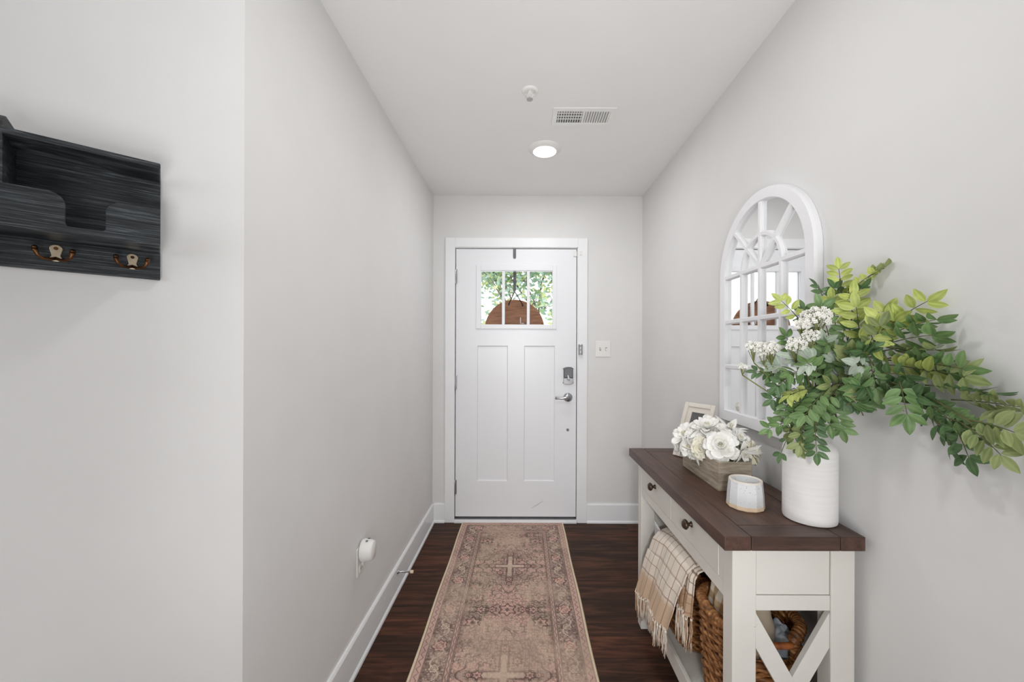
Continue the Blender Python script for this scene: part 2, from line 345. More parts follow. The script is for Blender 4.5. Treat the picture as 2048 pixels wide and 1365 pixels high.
for a, b in px:
    w = .006
    q.box((a, DY0+.010, pz0), (b, DY1-.01, pz1))
    # sloped sticking around each panel
    q.add([(a, DY0, pz0), (b, DY0, pz0), (b, DY0, pz1), (a, DY0, pz1), (a+w, DY0+.010, pz0+w), (b-w, DY0+.010, pz0+w), (b-w, DY0+.010, pz1-w), (a+w, DY0+.010, pz1-w)],
          [(0, 1, 5, 4), (1, 2, 6, 5), (2, 3, 7, 6), (3, 0, 4, 7)])
q.build('door_panel', M['door'], door)
gx0, gx1, gz0, gz1 = bx(961.3), bx(1104.8), bz(649.5), bz(541.8)
ox0, ox1, oz0, oz1 = bx(952), bx(1112.8), bz(658.5), bz(530.5)
q = MB()
def ring(q, o, i, y0, y1):
    (a, b, c, d), (e, f, g, h) = o, i
    q.box((a, y0, c), (e, y1, d)); q.box((f, y0, c), (b, y1, d)); q.box((e, y0, c), (f, y1, g)); q.box((e, y0, h), (f, y1, d))
ring(q, (ox0, ox1, oz0, oz1), (gx0, gx1, gz0, gz1), DY0-.009, DY0)
ring(q, (wx0, wx1, wz0, wz1), (gx0, gx1, gz0, gz1), DY0, DY1)
wf = q.build('window_frame', M['door'], door, bevel=.003)
for a, b in ((1003.5, 1009.4), (1053.4, 1059.2)):
    boxo('muntin', (bx(a), DY0-.004, gz0), (bx(b), DY0+.018, gz1), M['door'], wf, bevel=.003)
boxo('glass', (gx0, DY0+.021, gz0), (gx1, DY0+.025, gz1), M['glass'], door)
for zz in (bz(554), bz(766), bz(975)):   # hinges
    q = MB(); q.lathe([(0, -.056), (.004, -.056), (.0062, -.052), (.0062, .052), (.004, .056), (0, .056)], (-.5085, YB-.008, zz), n=12)
    for k in range(1, 5): q.lathe([(.0068, -.0008), (.0068, .0008)], (-.5085, YB-.008, zz-.052+k*.0208), n=12)
    q.box((-.5065, YB-.006, zz-.052), (-.496, YB+.0045, zz+.052))
    q.build('hinge', M['steel'], door, smooth_angle=.6)
# deadbolt: dark cover over a nickel base with a thumb turn
cx, cz = bx(1136.5), bz(751.5)
def arch_pl(w, h, e, n=14):
    # plate with bowed top and bottom
    P = [(-w, -h), ]; top = [(w*math.cos(PI-PI*k/n), h+e*math.sin(PI*k/n)) for k in range(n+1)]; bot = [(w*math.cos(-PI*k/n), -h-e*math.sin(PI*k/n)) for k in range(n+1)]
    return top+bot
P = arch_pl(.036, .056, .010); q = MB(); q.prism([(cx+a, cz+b) for a, b in P], 'y', DY0-.012, DY0)
q.box((cx-.042, DY0-.010, cz-.055), (cx-.036, DY0, cz-.049)); q.box((cx+.036, DY0-.010, cz-.055), (cx+.042, DY0, cz-.049)); q.box((cx-.042, DY0-.010, cz+.049), (cx-.036, DY0, cz+.055)); q.box((cx+.036, DY0-.010, cz+.049), (cx+.042, DY0, cz+.055))
db = q.build('deadbolt', M['steel'], door, bevel=.003)
q = MB()
Pt = [(.034*math.cos(PI-PI*k/14), .052+.012*math.sin(PI*k/14)) for k in range(15)]+[(.034, -.020), (0, -.014), (-.034, -.020)]
q.prism([(cx+a, cz+b) for a, b in Pt], 'y', DY0-.034, DY0-.012)
q.build('battery_cover', M['dark_steel'], db, bevel=.006, seg=3)
q = MB(); q.lathe([(0, -.03), (.011, -.03), (.013, -.012)], (cx, DY0, cz-.022), axis='y', n=20)
q.tube([(cx-.006, DY0-.036, cz+.006), (cx, DY0-.038, cz-.018), (cx+.006, DY0-.036, cz-.036)], [.0045, .007, .006], n=8)
q.build('thumb_turn', M['chrome'], db, smooth=True)
# lever
lx, lz = bx(1136.3), bz(795)
q = MB(); q.lathe([(0, -.016), (.022, -.016), (.030, -.011), (.034, -.004), (.034, 0)], (lx, DY0, lz), axis='y', n=36)
lv = q.build('lever_handle', M['steel'], door, smooth_angle=.8)
q = MB(); q.lathe([(.012, -.05), (.012, -.014)], (lx, DY0, lz), axis='y', n=16)
q.tube([(lx+.006, DY0-.050, lz), (lx-.02, DY0-.052, lz+.003), (lx-.05, DY0-.050, lz-.003), (lx-.078, DY0-.048, lz-.002), (lx-.100, DY0-.047, lz)], [.012, .010, .0075, .0075, .011], n=12)
q.build('lever', M['steel'], lv, smooth=True)
q = MB(); q.lathe([(0, -.006), (.009, -.006), (.0115, -.003), (.0115, 0)], (bx(1136), DY0, bz(860)), axis='y', n=20); hc = q.build('bolt_cap', M['steel'], door, smooth_angle=.6)
q = MB(); q.prism([(bx(1136)-.006, bz(860)+.002), (bx(1136)+.004, bz(860)-.007), (bx(1136)+.006, bz(860)-.003), (bx(1136)-.003, bz(860)+.006)], 'y', DY0-.0066, DY0-.0058); q.build('cap_slot', M['dark_slot'], hc)
q = MB(); q.tube([(bx(1063.5), DY0-.0002, bz(1018)), (bx(1075), DY0-.0002, bz(1011)), (bx(1087), DY0-.0002, bz(1003))], [.0004, .0012, .0005], n=4); q.build('scratch', M['groove'], door)
boxo('door_sensor', (bx(1146), DY0-.010, bz(513)), (bx(1153), DY0, bz(502.5)), M['plastic'], door, bevel=.002)
t = tag(boxo('contact_magnet', (bx(1158), YB-.026, bz(511)), (bx(1162.5), YB-.016, bz(504)), M['plastic'], bevel=.002, loc=(bx(1160), YB-.016, bz(508))), 'tiny white alarm magnet on the casing at the top right of the door', 'sensor')
# swing bar guard on the casing
t = thing('door_guard', 'chrome swing bar door guard screwed to the right door casing', 'door guard', (bx(1161), YB-.016, bz(700)))
q = MB(); q.box((bx(1155), YB-.020, bz(711)), (bx(1165), YB-.016, bz(688.5))); q.prism([(bx(1165)+.012*math.sin(PI*k/10), bz(700)+.036*math.cos(PI*k/10)) for k in range(11)], 'y', YB-.020, YB-.016)
q.build('mounting_plate', M['chrome'], t, bevel=.001)
q = MB(); q.tube([(bx(1157), YB-.032, bz(710)), (bx(1157), YB-.032, bz(689))], .006, n=10); q.tube([(bx(1162.5), YB-.030, bz(710)), (bx(1162.5), YB-.030, bz(689))], .006, n=10)
for v in (692, 700, 708): q.box((bx(1156), YB-.030, bz(v+1.6)), (bx(1164), YB-.02, bz(v-1.6)))
q.build('swing_bar', M['steel'], t, smooth_angle=.6)
# over-door wreath hanger and round wooden sign outside
t = thing('wreath_hanger', 'slim grey metal hanger hooked over the top of the white front door', 'hanger', (bx(1028.3), YB+.02, 2.056))
hx = bx(1028.4); q = MB()
q.prism([(hx-.011, 2.0575), (hx+.011, 2.0575), (hx+.011, 1.992), (hx+.008, 1.984), (hx, 1.981), (hx-.008, 1.984), (hx-.011, 1.992)], 'y', DY0-.0035, DY0-.001)
q.box((hx-.011, DY0-.003, 2.0555), (hx+.011, DY1+.003, 2.0575)); q.box((hx-.011, DY1+.001, 1.745), (hx+.011, DY1+.003, 2.0575))
q.tube([(hx, DY1+.003, 1.747), (hx, DY1+.015, 1.738), (hx, DY1+.028, 1.742), (hx, DY1+.031, 1.760)], .004, n=8)
q.build('strap', M['dark_steel'], t)
t = thing('round_door_sign', 'round reddish wood sign hanging outside behind the door window glass', 'sign', (bx(1029), DY1+.03, 1.45))
sy = DY1+.022; su = lambda u: (u-CU)/F*sy; sz = lambda v: EYE+(CV-v)/F*sy
q = MB(); q.lathe([(0, 0), (.228, 0), (.230, .002), (.230, .012), (.228, .014), (0, .014)], (su(1029), sy, sz(659.5)), axis='y', n=72); q.build('board', M['sign_wood'], t, smooth_angle=.5)
q = MB(); hk = Vector((hx, DY1+.018, 1.745))
for (u, v) in ((1017.5, 608), (1045, 610)):
    e = Vector((su(u), sy-.004, sz(v))); q.tube([hk, (hk+e)/2+Vector((.001, 0, 0)), e], .0036, n=8); q.ico(e+Vector((0, -.002, -.006)), .007, 1)
q.build('cord', M['gap'], t)
q = MB(); q.box((su(1040), sy-.003, sz(648.5)), (su(1041.8), sy, sz(635.5))); q.box((su(1040), sy-.003, sz(648.5)), (su(1048.5), sy, sz(646.5))); q.build('white_bracket', M['plastic'], t)
q = MB(); q.lathe([(0, -.001), (.009, -.001), (.009, 0)], (su(1084), sy, sz(649)), axis='y', n=12); q.build('wood_knot', M['bronze'], t)

# light switch plate
t = thing('light_switch', 'white double toggle light switch plate right of the front door', 'light switch', (bx(1205.7), YB, bz(698)))
q = MB(); q.box((bx(1190.5), YB-.006, bz(714)), (bx(1221), YB, bz(681.8))); pl = q.build('switch_plate', M['plastic'], t, bevel=.003)
for u in (1200, 1212):
    boxo('toggle_slot', (bx(u)-.0055, YB-.0066, bz(698)-.012), (bx(u)+.0055, YB-.0058, bz(698)+.012), M['groove'], pl)
    q = MB(); s_ = 1 if u == 1200 else -1
    q.prism([(YB-.006, bz(698)-.008), (YB-.006, bz(698)+.008), (YB-.016, bz(698)+s_*.008+.003), (YB-.016, bz(698)+s_*.008-.003)], 'x', bx(u)-.004, bx(u)+.004); q.build('toggle', M['plastic'], t, bevel=.001)
# ceiling things
def Cp(u, v, h=H): return at(u, v, F*(h-EYE)/(CV-v))
p = Cp(1058, 182); t = thing('fire_sprinkler', 'white recessed fire sprinkler head on the ceiling', 'sprinkler', p)
q = MB(); q.lathe([(.0375, 0), (.037, -.003), (.031, -.009), (.026, -.009), (.022, -.0015), (0, -.0015)], p, n=40); q.build('escutcheon', M['plastic'], t, smooth_angle=.8)
q = MB(); q.lathe([(.010, 0), (.010, -.012), (.006, -.014)], p, n=16)
for s_ in (-1, 1): q.tube([p+Vector((s_*.009, 0, -.012)), p+Vector((s_*.012, 0, -.024)), p+Vector((s_*.004, 0, -.037))], .0022, n=6)
q.build('sprinkler_body', M['plastic'], t)
q = MB(); q.lathe([(0, -.043), (.008, -.043), (.0135, -.040), (.0135, -.037), (0, -.037)], p, n=20); q.build('deflector', M['sprink'], t, smooth_angle=.5)
vx0, vx1, vy0, vy1 = .141, .445, 1.870, 2.020
t = thing('ceiling_vent', 'white rectangular air register with louvres on the ceiling', 'vent', ((vx0+vx1)/2, (vy0+vy1)/2, H))
ix0, ix1, iy0, iy1 = vx0+.024, vx1-.022, vy0+.028, vy1-.026
q = MB(); z0 = H-.006
q.box((vx0, vy0, z0), (vx1, iy0, H)); q.box((vx0, iy1, z0), (vx1, vy1, H)); q.box((vx0, iy0, z0), (ix0, iy1, H)); q.box((ix1, iy0, z0), (vx1, iy1, H)); mxm = (ix0+ix1)/2; q.box((mxm-.006, iy0, z0), (mxm+.006, iy1, H)); q.build('vent_frame', M['plastic'], t, bevel=.002)
boxo('vent_back', (ix0, iy0, H-.0008), (ix1, iy1, H-.0002), M['vent_dark'], t)
n = 10
for hf, (a, b) in enumerate(((ix0, mxm-.006), (mxm+.006, ix1))):
    q = MB()
    for k in range(n):
        x = a+(b-a)*(k+.5)/n; tl = .0045 if hf else .002
        q.add([(x-tl, iy0, z0+.0005), (x+tl, iy0, H-.001), (x+tl, iy1, H-.001), (x-tl, iy1, z0+.0005), (x-tl+.002, iy0, z0+.0005), (x+tl+.002, iy0, H-.001), (x+tl+.002, iy1, H-.001), (x-tl+.002, iy1, z0+.0005)],
              [(0, 1, 2, 3), (4, 7, 6, 5), (0, 3, 7, 4), (1, 5, 6, 2), (0, 4, 5, 1), (3, 2, 6, 7)])
    if hf == 0:
        for k in range(3): y = iy0+(iy1-iy0)*(k+.6)/4; q.box((a, y, H-.003), (b, y+.006, H-.001))
    q.build('louver', M['plastic'], t)
for x in (vx0+.010, vx1-.010): q = MB(); q.lathe([(0, -.0085), (.003, -.008), (.004, -.006)], (x, (vy0+vy1)/2, H), n=10); q.build('screw', M['plastic'], t)
p = Cp(1088, 297.5); t = thing('recessed_light', 'lit round recessed downlight in the hall ceiling', 'ceiling light', p)
q = MB(); q.lathe([(.0935, 0), (.0925, -.004), (.080, -.012), (.068, -.019), (.066, -.019), (.066, 0)], p, n=64); q.build('trim_ring', M['plastic'], t, smooth_angle=.9)
q = MB(); q.lathe([(0, -.0195), (.066, -.0180), (.066, -.012), (0, -.012)], p, n=64); q.build('lens', M['lamp'], t, smooth_angle=.9)
area('recessed_lamp', (p.x, p.y, H-.022), (p.x, p.y, 0), .128, .128, 4.4, (1.0, 1.0, 1.0), 'DISK')
# outlet and plug-in
ly = 1.636; t = thing('wall_outlet', 'white duplex outlet plate low on the left wall', 'outlet', (XL, ly, .42))
q = MB(); q.box((XL, ly-.036, .362), (XL+.005, ly+.036, .478)); pl = q.build('outlet_plate', M['plastic'], t, bevel=.003)
q = MB(); q.box((XL+.004, ly-.017, .374), (XL+.0075, ly+.017, .402)); rc = q.build('receptacle', M['plastic'], t, bevel=.004)
q = MB()
for s_ in (-.007, .007): q.box((XL+.0072, ly+s_-.0012, .383), (XL+.0079, ly+s_+.0012, .393))
q.build('slots', M['dark_slot'], rc)
t = thing('plug_in_freshener', 'round white plug-in device in the outlet on the left wall', 'plug-in device', (XL+.006, ly, .45))
c = (XL+.006, ly+.004, .457)
q = MB(); q.lathe([(0, .002), (.043, .002), (.046, .008), (.046, .014), (.042, .040), (.038, .049), (.034, .052), (0, .053)], c, axis='x', n=48, sx=.86, sy=1.0); q.build('housing', M['plastic'], t, smooth_angle=.9)
q = MB()
for a in (-.012, .010):
    q.box((c[0]+.022, c[1]+a-.004, c[2]+.0425), (c[0]+.030, c[1]+a+.005, c[2]+.0448))
q.build('button', M['groove'], t)
q = MB(); q.tube([(XL+.012, ly-.002, .415), (XL+.013, ly-.002, .395)], .0035, n=8); q.build('prong_tab', M['plastic'], t, smooth=True)
# door stop
dy_, dz_ = 2.09, .112
t = thing('spring_door_stop', 'small metal door stop with a white tip on the left baseboard', 'door stop', (XL+.013, dy_, dz_))
q = MB(); q.lathe([(0.012, 0), (.0115, .004), (.006, .010), (.0045, .014), (.0042, .072), (0, .072)], (XL+.013, dy_, dz_), axis='x', n=16); q.build('rod', M['steel'], t, smooth=True)
q = MB(); q.lathe([(0, .068), (.0075, .068), (.0085, .072), (.008, .084), (0, .085)], (XL+.013, dy_, dz_), axis='x', n=16); q.build('rubber_tip', M['clay'], t, smooth_angle=.7)['label'] = 'pale rubber tip'

# ---------------------------------------------------------------- black mail rack with coat hooks on the angled wall
RE = Vector((-.786, .850, 0)); RN = Vector((.678, -.735, 0))
def rk(s, p, z): v = RE+WD*s+RN*p; return (v.x, v.y, z)
def rbox(q, s0, s1, p0, p1, z0, z1):
    q.add([rk(a, b, c) for c in (z0, z1) for a, b in ((s0, p0), (s1, p0), (s1, p1), (s0, p1))], [(0,3,2,1),(4,5,6,7),(0,1,5,4),(1,2,6,5),(2,3,7,6),(3,0,4,7)])
def rprism(q, pts, p0, p1):
    n = len(pts); q.add([rk(a, p0, b) for a, b in pts]+[rk(a, p1, b) for a, b in pts], [tuple(range(n))[::-1], tuple(range(n, 2*n))]+[(i, (i+1) % n, n+(i+1) % n, n+i) for i in range(n)])
SL = .40
# texture runs along the rack: give the rack its own frame through the object's rotation-free coordinates
N = Nodes('black_stained_pine', 0.5, 0.4); mp = N.coords((1, 1, 1)); rot = math.atan2(WD.y, WD.x)
mp.inputs['Rotation'].default_value = (0, 0, -rot); m2 = N.n('ShaderNodeMapping'); m2.inputs['Scale'].default_value = (2.6, 10, 95); N.l(mp, 'Vector', m2, 'Vector')
nz = N.noise(m2, 3.2, 8, 0.68, 0.9); r = N.ramp(nz, 'Fac', [(0.36, srgb(14, 16, 18)), (0.52, srgb(46, 51, 55)), (0.68, srgb(104, 110, 114))]); N.l(r, 'Color', N.b, 'Base Color'); N.bump(nz, 'Fac', 0.5, 0.0015); M['rack'] = N.m
t = thing('wall_mail_rack', 'black stained wood mail rack with coat hooks on the angled left wall', 'mail rack', rk(SL/2, 0, 1.55))
q = MB(); rbox(q, 0, SL, 0, .012, 1.500, 1.655); q.build('back_panel', M['rack'], t, bevel=.0015)
q = MB(); rbox(q, 0, SL, 0, .098, 1.653, 1.664); q.build('top_shelf', M['rack'], t, bevel=.002)
q = MB(); rbox(q, 0, SL, 0, .104, 1.499, 1.509); q.build('bottom_shelf', M['rack'], t, bevel=.0015)
for s0 in (.192, SL-.014):
    q = MB(); n_ = [rk(a, b, c) for a in (s0, s0+.014) for b, c in ((.0, 1.509), (.095, 1.509), (.097, 1.664), (.090, 1.676), (.074, 1.690), (.0, 1.690))]
    q.add(n_, [(0, 1, 2, 3, 4, 5), (11, 10, 9, 8, 7, 6)]+[(i, (i+1) % 6, 6+(i+1) % 6, 6+i) for i in range(6)]); q.build('divider', M['rack'], t, bevel=.0015)
def lobes(a0, a1, zt=1.569, zl=1.513, zb=1.501, r=.020):
    pts = []
    for k in range(9): a = PI/2*k/8; pts.append((a0+r-r*math.cos(a) if a0 > 0 else a0, zt-r+r*math.sin(a)))
    if a0 == 0: pts = [(0, zt)]
    for k in range(9): a = PI/2*k/8; pts.append((a1-r+r*math.sin(a), zt-r+r*math.cos(a)))
    return pts
top = [(0, 1.569)]+[(.074-.020+.020*math.sin(PI/2*k/8), 1.549+.020*math.cos(PI/2*k/8)) for k in range(9)]+[(.074, 1.516), (.077, 1.512), (.120, 1.512), (.123, 1.516)]
top += [(.143-.020*math.cos(PI/2*k/8), 1.549+.020*math.sin(PI/2*k/8)) for k in range(9)]+[(.277-.02+.020*math.sin(PI/2*k/8), 1.549+.020*math.cos(PI/2*k/8)) for k in range(9)]
top += [(.277, 1.512), (.326, 1.512)]+[(.346-.020*math.cos(PI/2*k/8), 1.549+.020*math.sin(PI/2*k/8)) for k in range(9)]+[(SL, 1.569)]
q = MB(); rprism(q, [(SL, 1.501), (0, 1.501)]+top, .096, .106); q.build('front_panel', M['rack'], t, bevel=.0012)
q = MB(); rbox(q, 0, SL, 0, .014, 1.444, 1.500); q.build('hook_rail', M['rack'], t, bevel=.0015)
for sc in (.0421, .1444, .2465, .349):
    q = MB(); pts = [(sc+.0085*math.cos(a), 1.4845+.0075*math.sin(a)) for a in [PI*k/10 for k in range(11)]]+[(sc-.0058, 1.472), (sc-.0095, 1.463), (sc-.003, 1.4605), (sc+.003, 1.4605), (sc+.0095, 1.463), (sc+.0058, 1.472)]
    rprism(q, pts, .014, .0175); hk = q.build('coat_hook', M['pale_brass'], t, bevel=.001)
    q = MB()
    for sg in (-1, 1):
        P = [(0, .018, 1.466), (.007, .023, 1.4625), (.014, .029, 1.4625), (.0195, .033, 1.467), (.0222, .035, 1.474), (.0228, .0355, 1.479)]
        q.tube([rk(sc+sg*a, b, c) for a, b, c in P], [.0028, .0029, .0027, .0029, .0038, .0042], n=10)
        q.ico(rk(sc+sg*.0228, .0355, 1.480), .0043, 2)
    q.build('prongs', M['bronze'], hk, smooth=True)
    q = MB()
    for z in (1.4845, 1.466):
        c = Vector(rk(sc, .0178, z)); e = c+RN*.0015; q.tube([c, e], .0030, n=10)
    q.build('screws', M['bronze'], hk)

# ---------------------------------------------------------------- runner rug
def vnoise(x, y, seed):
    rs = np.random.RandomState(seed); g = rs.rand(256, 256); xi = np.floor(x).astype(int); yi = np.floor(y).astype(int)
    fx = x-xi; fy = y-yi; fx = fx*fx*(3-2*fx); fy = fy*fy*(3-2*fy); a = g[xi % 256, yi % 256]; b = g[(xi+1) % 256, yi % 256]; c = g[xi % 256, (yi+1) % 256]; d = g[(xi+1) % 256, (yi+1) % 256]
    return (a*(1-fx)+b*fx)*(1-fy)+(c*(1-fx)+d*fx)*fy
def fbm(x, y, seed, o=4):
    s = 0; A = 0
    for k in range(o): s = s+vnoise(x*2**k, y*2**k, seed+k)*.5**k; A += .5**k
    return s/A
def L3(r, g, b): return np.array(srgb(r, g, b)[:3])
def lerp3(c, m, col): m = np.clip(m, 0, 1)[..., None]; return c*(1-m)+col*m
def sm(a, b, x): t = np.clip((x-a)/(b-a), 0, 1); return t*t*(3-2*t)
def line(d, w): return 1-sm(w*.6, w*1.4, np.abs(d))
RW, RL = .755, 2.43
nx, ny = 300, 880
ax = np.linspace(-RW/2, RW/2, nx); by = np.linspace(0, RL, ny)
A, B = np.meshgrid(ax, by); a = np.abs(A)
def rugcol():
    c = np.ones(A.shape+(3,))*L3(188, 164, 150)
    wob = fbm(A*18+9, B*18, 3)-.5
    c = lerp3(c, sm(.45, .7, fbm(A*5+3, B*3, 11)), L3(194, 164, 152))
    c = lerp3(c, sm(.5, .75, fbm(A*6+30, B*4, 17))*.7, L3(172, 158, 138))
    e = np.minimum(RW/2-a, np.minimum(B, RL-B))              # distance from the edge
    dark, pink, cream = L3(88, 72, 70), L3(206, 164, 152), L3(206, 188, 170)
    # field: lace built from mirrored waves
    per = .785; bm = (B-.595+per/2) % per-per/2; am = a
    ab = np.abs(bm); ca_ = vnoise(am*105, ab*105, 201); cb_ = vnoise(am*62+7, ab*62+3, 202); cc_ = vnoise(am*150+3, ab*150, 203)
    lace = np.maximum(np.maximum(line(ca_-.5, .085), line(cb_-.5, .05)), .9*sm(.72, .80, cc_))
    rr = am/.20+np.abs(bm)/.27
    infield = sm(.158, .165, e)
    dens = .55+.5*np.exp(-((rr-.62)/.22)**2)+.5*sm(.8, 1.1, rr)
    c = lerp3(c, infield*lace*np.clip(dens, 0, 1)*.72, dark)
    c = lerp3(c, infield*sm(.62, .7, vnoise(am*40+11, ab*40+5, 204))*.35, pink); c = lerp3(c, infield*sm(.60, .7, vnoise(am*24+11, ab*24+5, 205))*.28*np.clip(dens+.2, 0, 1), dark)
    for r0, w, k in ((.30, .03, .9), (.62, .022, .8), (.95, .03, .8)): c = lerp3(c, infield*line(rr-r0-.035*np.sin(np.arctan2(ab, am+1e-6)*22), w*.55)*k, dark)
    cross = np.minimum(np.abs(A)/.012+sm(.10, .12, np.abs(bm))*9, np.abs(bm)/.012+sm(.085, .1, am)*9)
    c = lerp3(c, infield*(1-sm(.6, 1.2, cross))*.6, cream)
    c = lerp3(c, infield*line(cross-1.5, .35)*.8, dark)
    for (x0, y0, r_) in ((0, .135, .017), (.105, 0, .017), (0, .175, .012), (.14, 0, .010), (.055, .07, .016), (.16, .30, .03), (.0, .3925, .035), (.075, .3925, .018), (.13, .3925, .022)):
        d = np.hypot(am-x0, np.abs(bm)-y0); th = np.arctan2(np.abs(bm)-y0, am-x0); d = d*(1+.22*np.cos(th*6))
        c = lerp3(c, infield*line(d-r_, .004)*.9, dark); c = lerp3(c, infield*(1-sm(r_*.25, r_*.4, d))*.8, dark); c = lerp3(c, infield*line(d-r_*.62, .003)*.6, pink)
    # wide border with rosettes
    wb = sm(.048, .051, e)*(1-sm(.138, .141, e)); c = lerp3(c, wb*.55, L3(146, 126, 120))
    tm = np.abs(((np.where((RW/2-a) <= np.minimum(B, RL-B), B-.255, A)+.1215) % .243)-.1215); lb = np.maximum(line(vnoise(e*120, tm*120, 206)-.5, .09), line(vnoise(e*70+3, tm*70+9, 207)-.5, .055)); c = lerp3(c, wb*lb*.75, dark); c = lerp3(c, wb*sm(.55, .65, vnoise(e*34+5, tm*34, 208))*.5, dark)
    side = (RW/2-a) <= np.minimum(B, RL-B)
    tt = np.where(side, B-.255, A); ee = e-.094; P_ = .243
    d0 = ((tt+P_/2) % P_)-P_/2; d1 = (tt % P_)-P_/2
    for dd, R_, colr in ((d0, .030, pink), (d1, .022, cream)):
        d = np.hypot(dd, ee); th = np.arctan2(ee, dd); d = d*(1+.12*np.cos(th*7))
        c = lerp3(c, wb*(1-sm(R_*.9, R_, d))*.85, colr); c = lerp3(c, wb*line(d-R_, .0028)*.9, dark); c = lerp3(c, wb*line(d-R_*.5, .0025)*.7, dark); c = lerp3(c, wb*(1-sm(.003, .006, d))*.8, dark)
    vine = np.sin(tt*2*PI/P_*2)*.022; c = lerp3(c, wb*line(ee-vine, .0035)*.7, cream); c = lerp3(c, wb*line(ee+vine, .003)*.55, dark)
    c = lerp3(c, wb*sm(.55, .9, np.sin(tt*150)*np.sin(ee*190+1))*.5, cream)
    # narrow guards
    for lo, hi in ((.016, .046), (.143, .158)):
        g = sm(lo, lo+.002, e)*(1-sm(hi-.002, hi, e)); c = lerp3(c, g*.7, L3(190, 158, 148))
        z = np.abs(((tt*26) % 1)-.5)*2; c = lerp3(c, g*line(e-(lo+(hi-lo)*(.25+.5*z)), .0022)*.75, dark)
    for l in (.0155, .047, .1405, .160, .166): c = lerp3(c, line(e-l, .0016)*.85, dark)
    # wear: threads showing through
    wear = fbm(A*7+50, B*7, 47, 5); th1 = vnoise(A*330, B*24, 60); th2 = vnoise(A*24, B*330, 61)
    base = np.ones_like(c)*L3(184, 164, 146)
    c = lerp3(c, sm(.46, .66, wear)*(.30+.45*(th1+th2)/2), base)
    c = lerp3(c, sm(.52, .66, fbm(A*9+80, B*9, 71))*.35*(th2), L3(110, 96, 90))
    c = c*(.90+.14*th1[..., None])*(.92+.12*th2[..., None])
    c = lerp3(c, 1-sm(.009, .012, e), L3(206, 192, 164))
    return np.clip(c*np.array([1.46, 1.42, 1.40]), 0, .88)
rc = rugcol()
ru = .3065-RW; yfar = 2.935
vs = np.zeros((ny, nx, 3)); vs[..., 0] = A; vs[..., 1] = -B
vs[..., 0] += -.004+0.0018*np.sin(B*9)*np.sign(A)*(a > RW/2-.02)
ed = np.minimum(RW/2-a, np.minimum(B, RL-B)); vs[..., 2] = .0065*np.clip(ed/.004, 0.02, 1)**.5
me = bpy.data.meshes.new('runner_rug'); me.vertices.add(nx*ny); me.vertices.foreach_set('co', vs.reshape(-1).astype(np.float32))
I = np.arange(nx*ny).reshape(ny, nx); fc = np.stack([I[:-1, :-1], I[1:, :-1], I[1:, 1:], I[:-1, 1:]], -1).reshape(-1, 4)
me.loops.add(fc.size); me.loops.foreach_set('vertex_index', fc.reshape(-1)); me.polygons.add(len(fc)); me.polygons.foreach_set('loop_start', np.arange(0, fc.size, 4)); me.polygons.foreach_set('loop_total', np.full(len(fc), 4))
me.update(); me.validate()
ca = me.color_attributes.new('Col', 'FLOAT_COLOR', 'POINT'); ca.data.foreach_set('color', np.concatenate([rc.reshape(-1, 3), np.ones((nx*ny, 1))], 1).reshape(-1).astype(np.float32))
me.materials.append(M['rug']); o = bpy.data.objects.new('runner_rug', me); COL.objects.link(o); o.location = (-.0695, yfar, 0)
tag(o, 'faded pink and taupe oriental runner rug on the dark hall floor', 'rug')

# ---------------------------------------------------------------- console table
TX0, TX1, TY0, TY1, TZ0, TZ1 = .519, .880, 1.006, 1.915, .7825, .819
LX0, LX1, LY0, LY1 = .552, .874, 1.030, 1.872
t = thing('console_table', 'cream farmhouse console table with dark plank top and crossed ends', 'console table', ((TX0+TX1)/2, (TY0+TY1)/2, 0))
tp = MB(); g = .0007
tp.box((TX0, TY0, TZ0), (TX0+.0685-g, TY1, TZ1)); tp.box((TX1-.064+g, TY0, TZ0), (TX1, TY1, TZ1))
tt_ = tp.build('top_side_board', M['table_top'], t, bevel=.0016)
for y0, y1 in ((TY0, TY0+.068-g), (TY1-.068+g, TY1)): boxo('top_end_board', (TX0+.0685+g, y0, TZ0), (TX1-.064-g, y1, TZ1), M['table_top_end'], t, bevel=.0016)
boxo('top_panel', (TX0+.0685+g, TY0+.068+g, TZ0), (TX1-.064-g, TY1-.068-g, TZ1), M['table_top'], t, bevel=.0016)
for x0, x1 in ((LX0, LX0+.063), (LX1-.063, LX1)):
    for y0, y1 in ((LY0, LY0+.050), (LY1-.050, LY1)): boxo('leg', (x0, y0, 0), (x1, y1, TZ0), M['cream'], t, bevel=.003)
boxo('carcass', (LX0+.016, LY0+.02, .628), (LX1-.01, LY1-.02, TZ0-.001), M['groove'], t)
# front face frame + drawers
boxo('front_rail', (LX0+.001, LY0+.049, .623), (LX0+.022, LY1-.049, .6605), M['cream'], t, bevel=.0015)
for y0, y1 in ((LY0+.049, 1.1025), (1.8075, LY1-.049)): boxo('front_stile', (LX0+.001, y0, .6605), (LX0+.022, y1, TZ0), M['cream'], t)
boxo('front_top_rail', (LX0+.001, 1.1025, .7805), (LX0+.022, 1.8075, TZ0), M['cream'], t)
boxo('back_rail', (LX1-.018, LY0+.049, .623), (LX1-.002, LY1-.049, TZ0), M['cream'], t)
for y0, y1 in ((1.1045, 1.4575), (1.4605, 1.8055)):
    dr = boxo('drawer', (LX0, y0, .6625), (LX0+.018, y1, .7795), M['cream'], t, bevel=.0018)
    yk = (y0+y1)/2; q = MB(); q.lathe([(0, -.030), (.010, -.0295), (.0155, -.024), (.0165, -.019), (.012, -.0135), (.006, -.011), (.0055, -.006), (.009, -.002), (.010, 0)], (LX0, yk, .7285), axis='x', n=28); q.build('knob', M['knob'], dr, smooth=True)
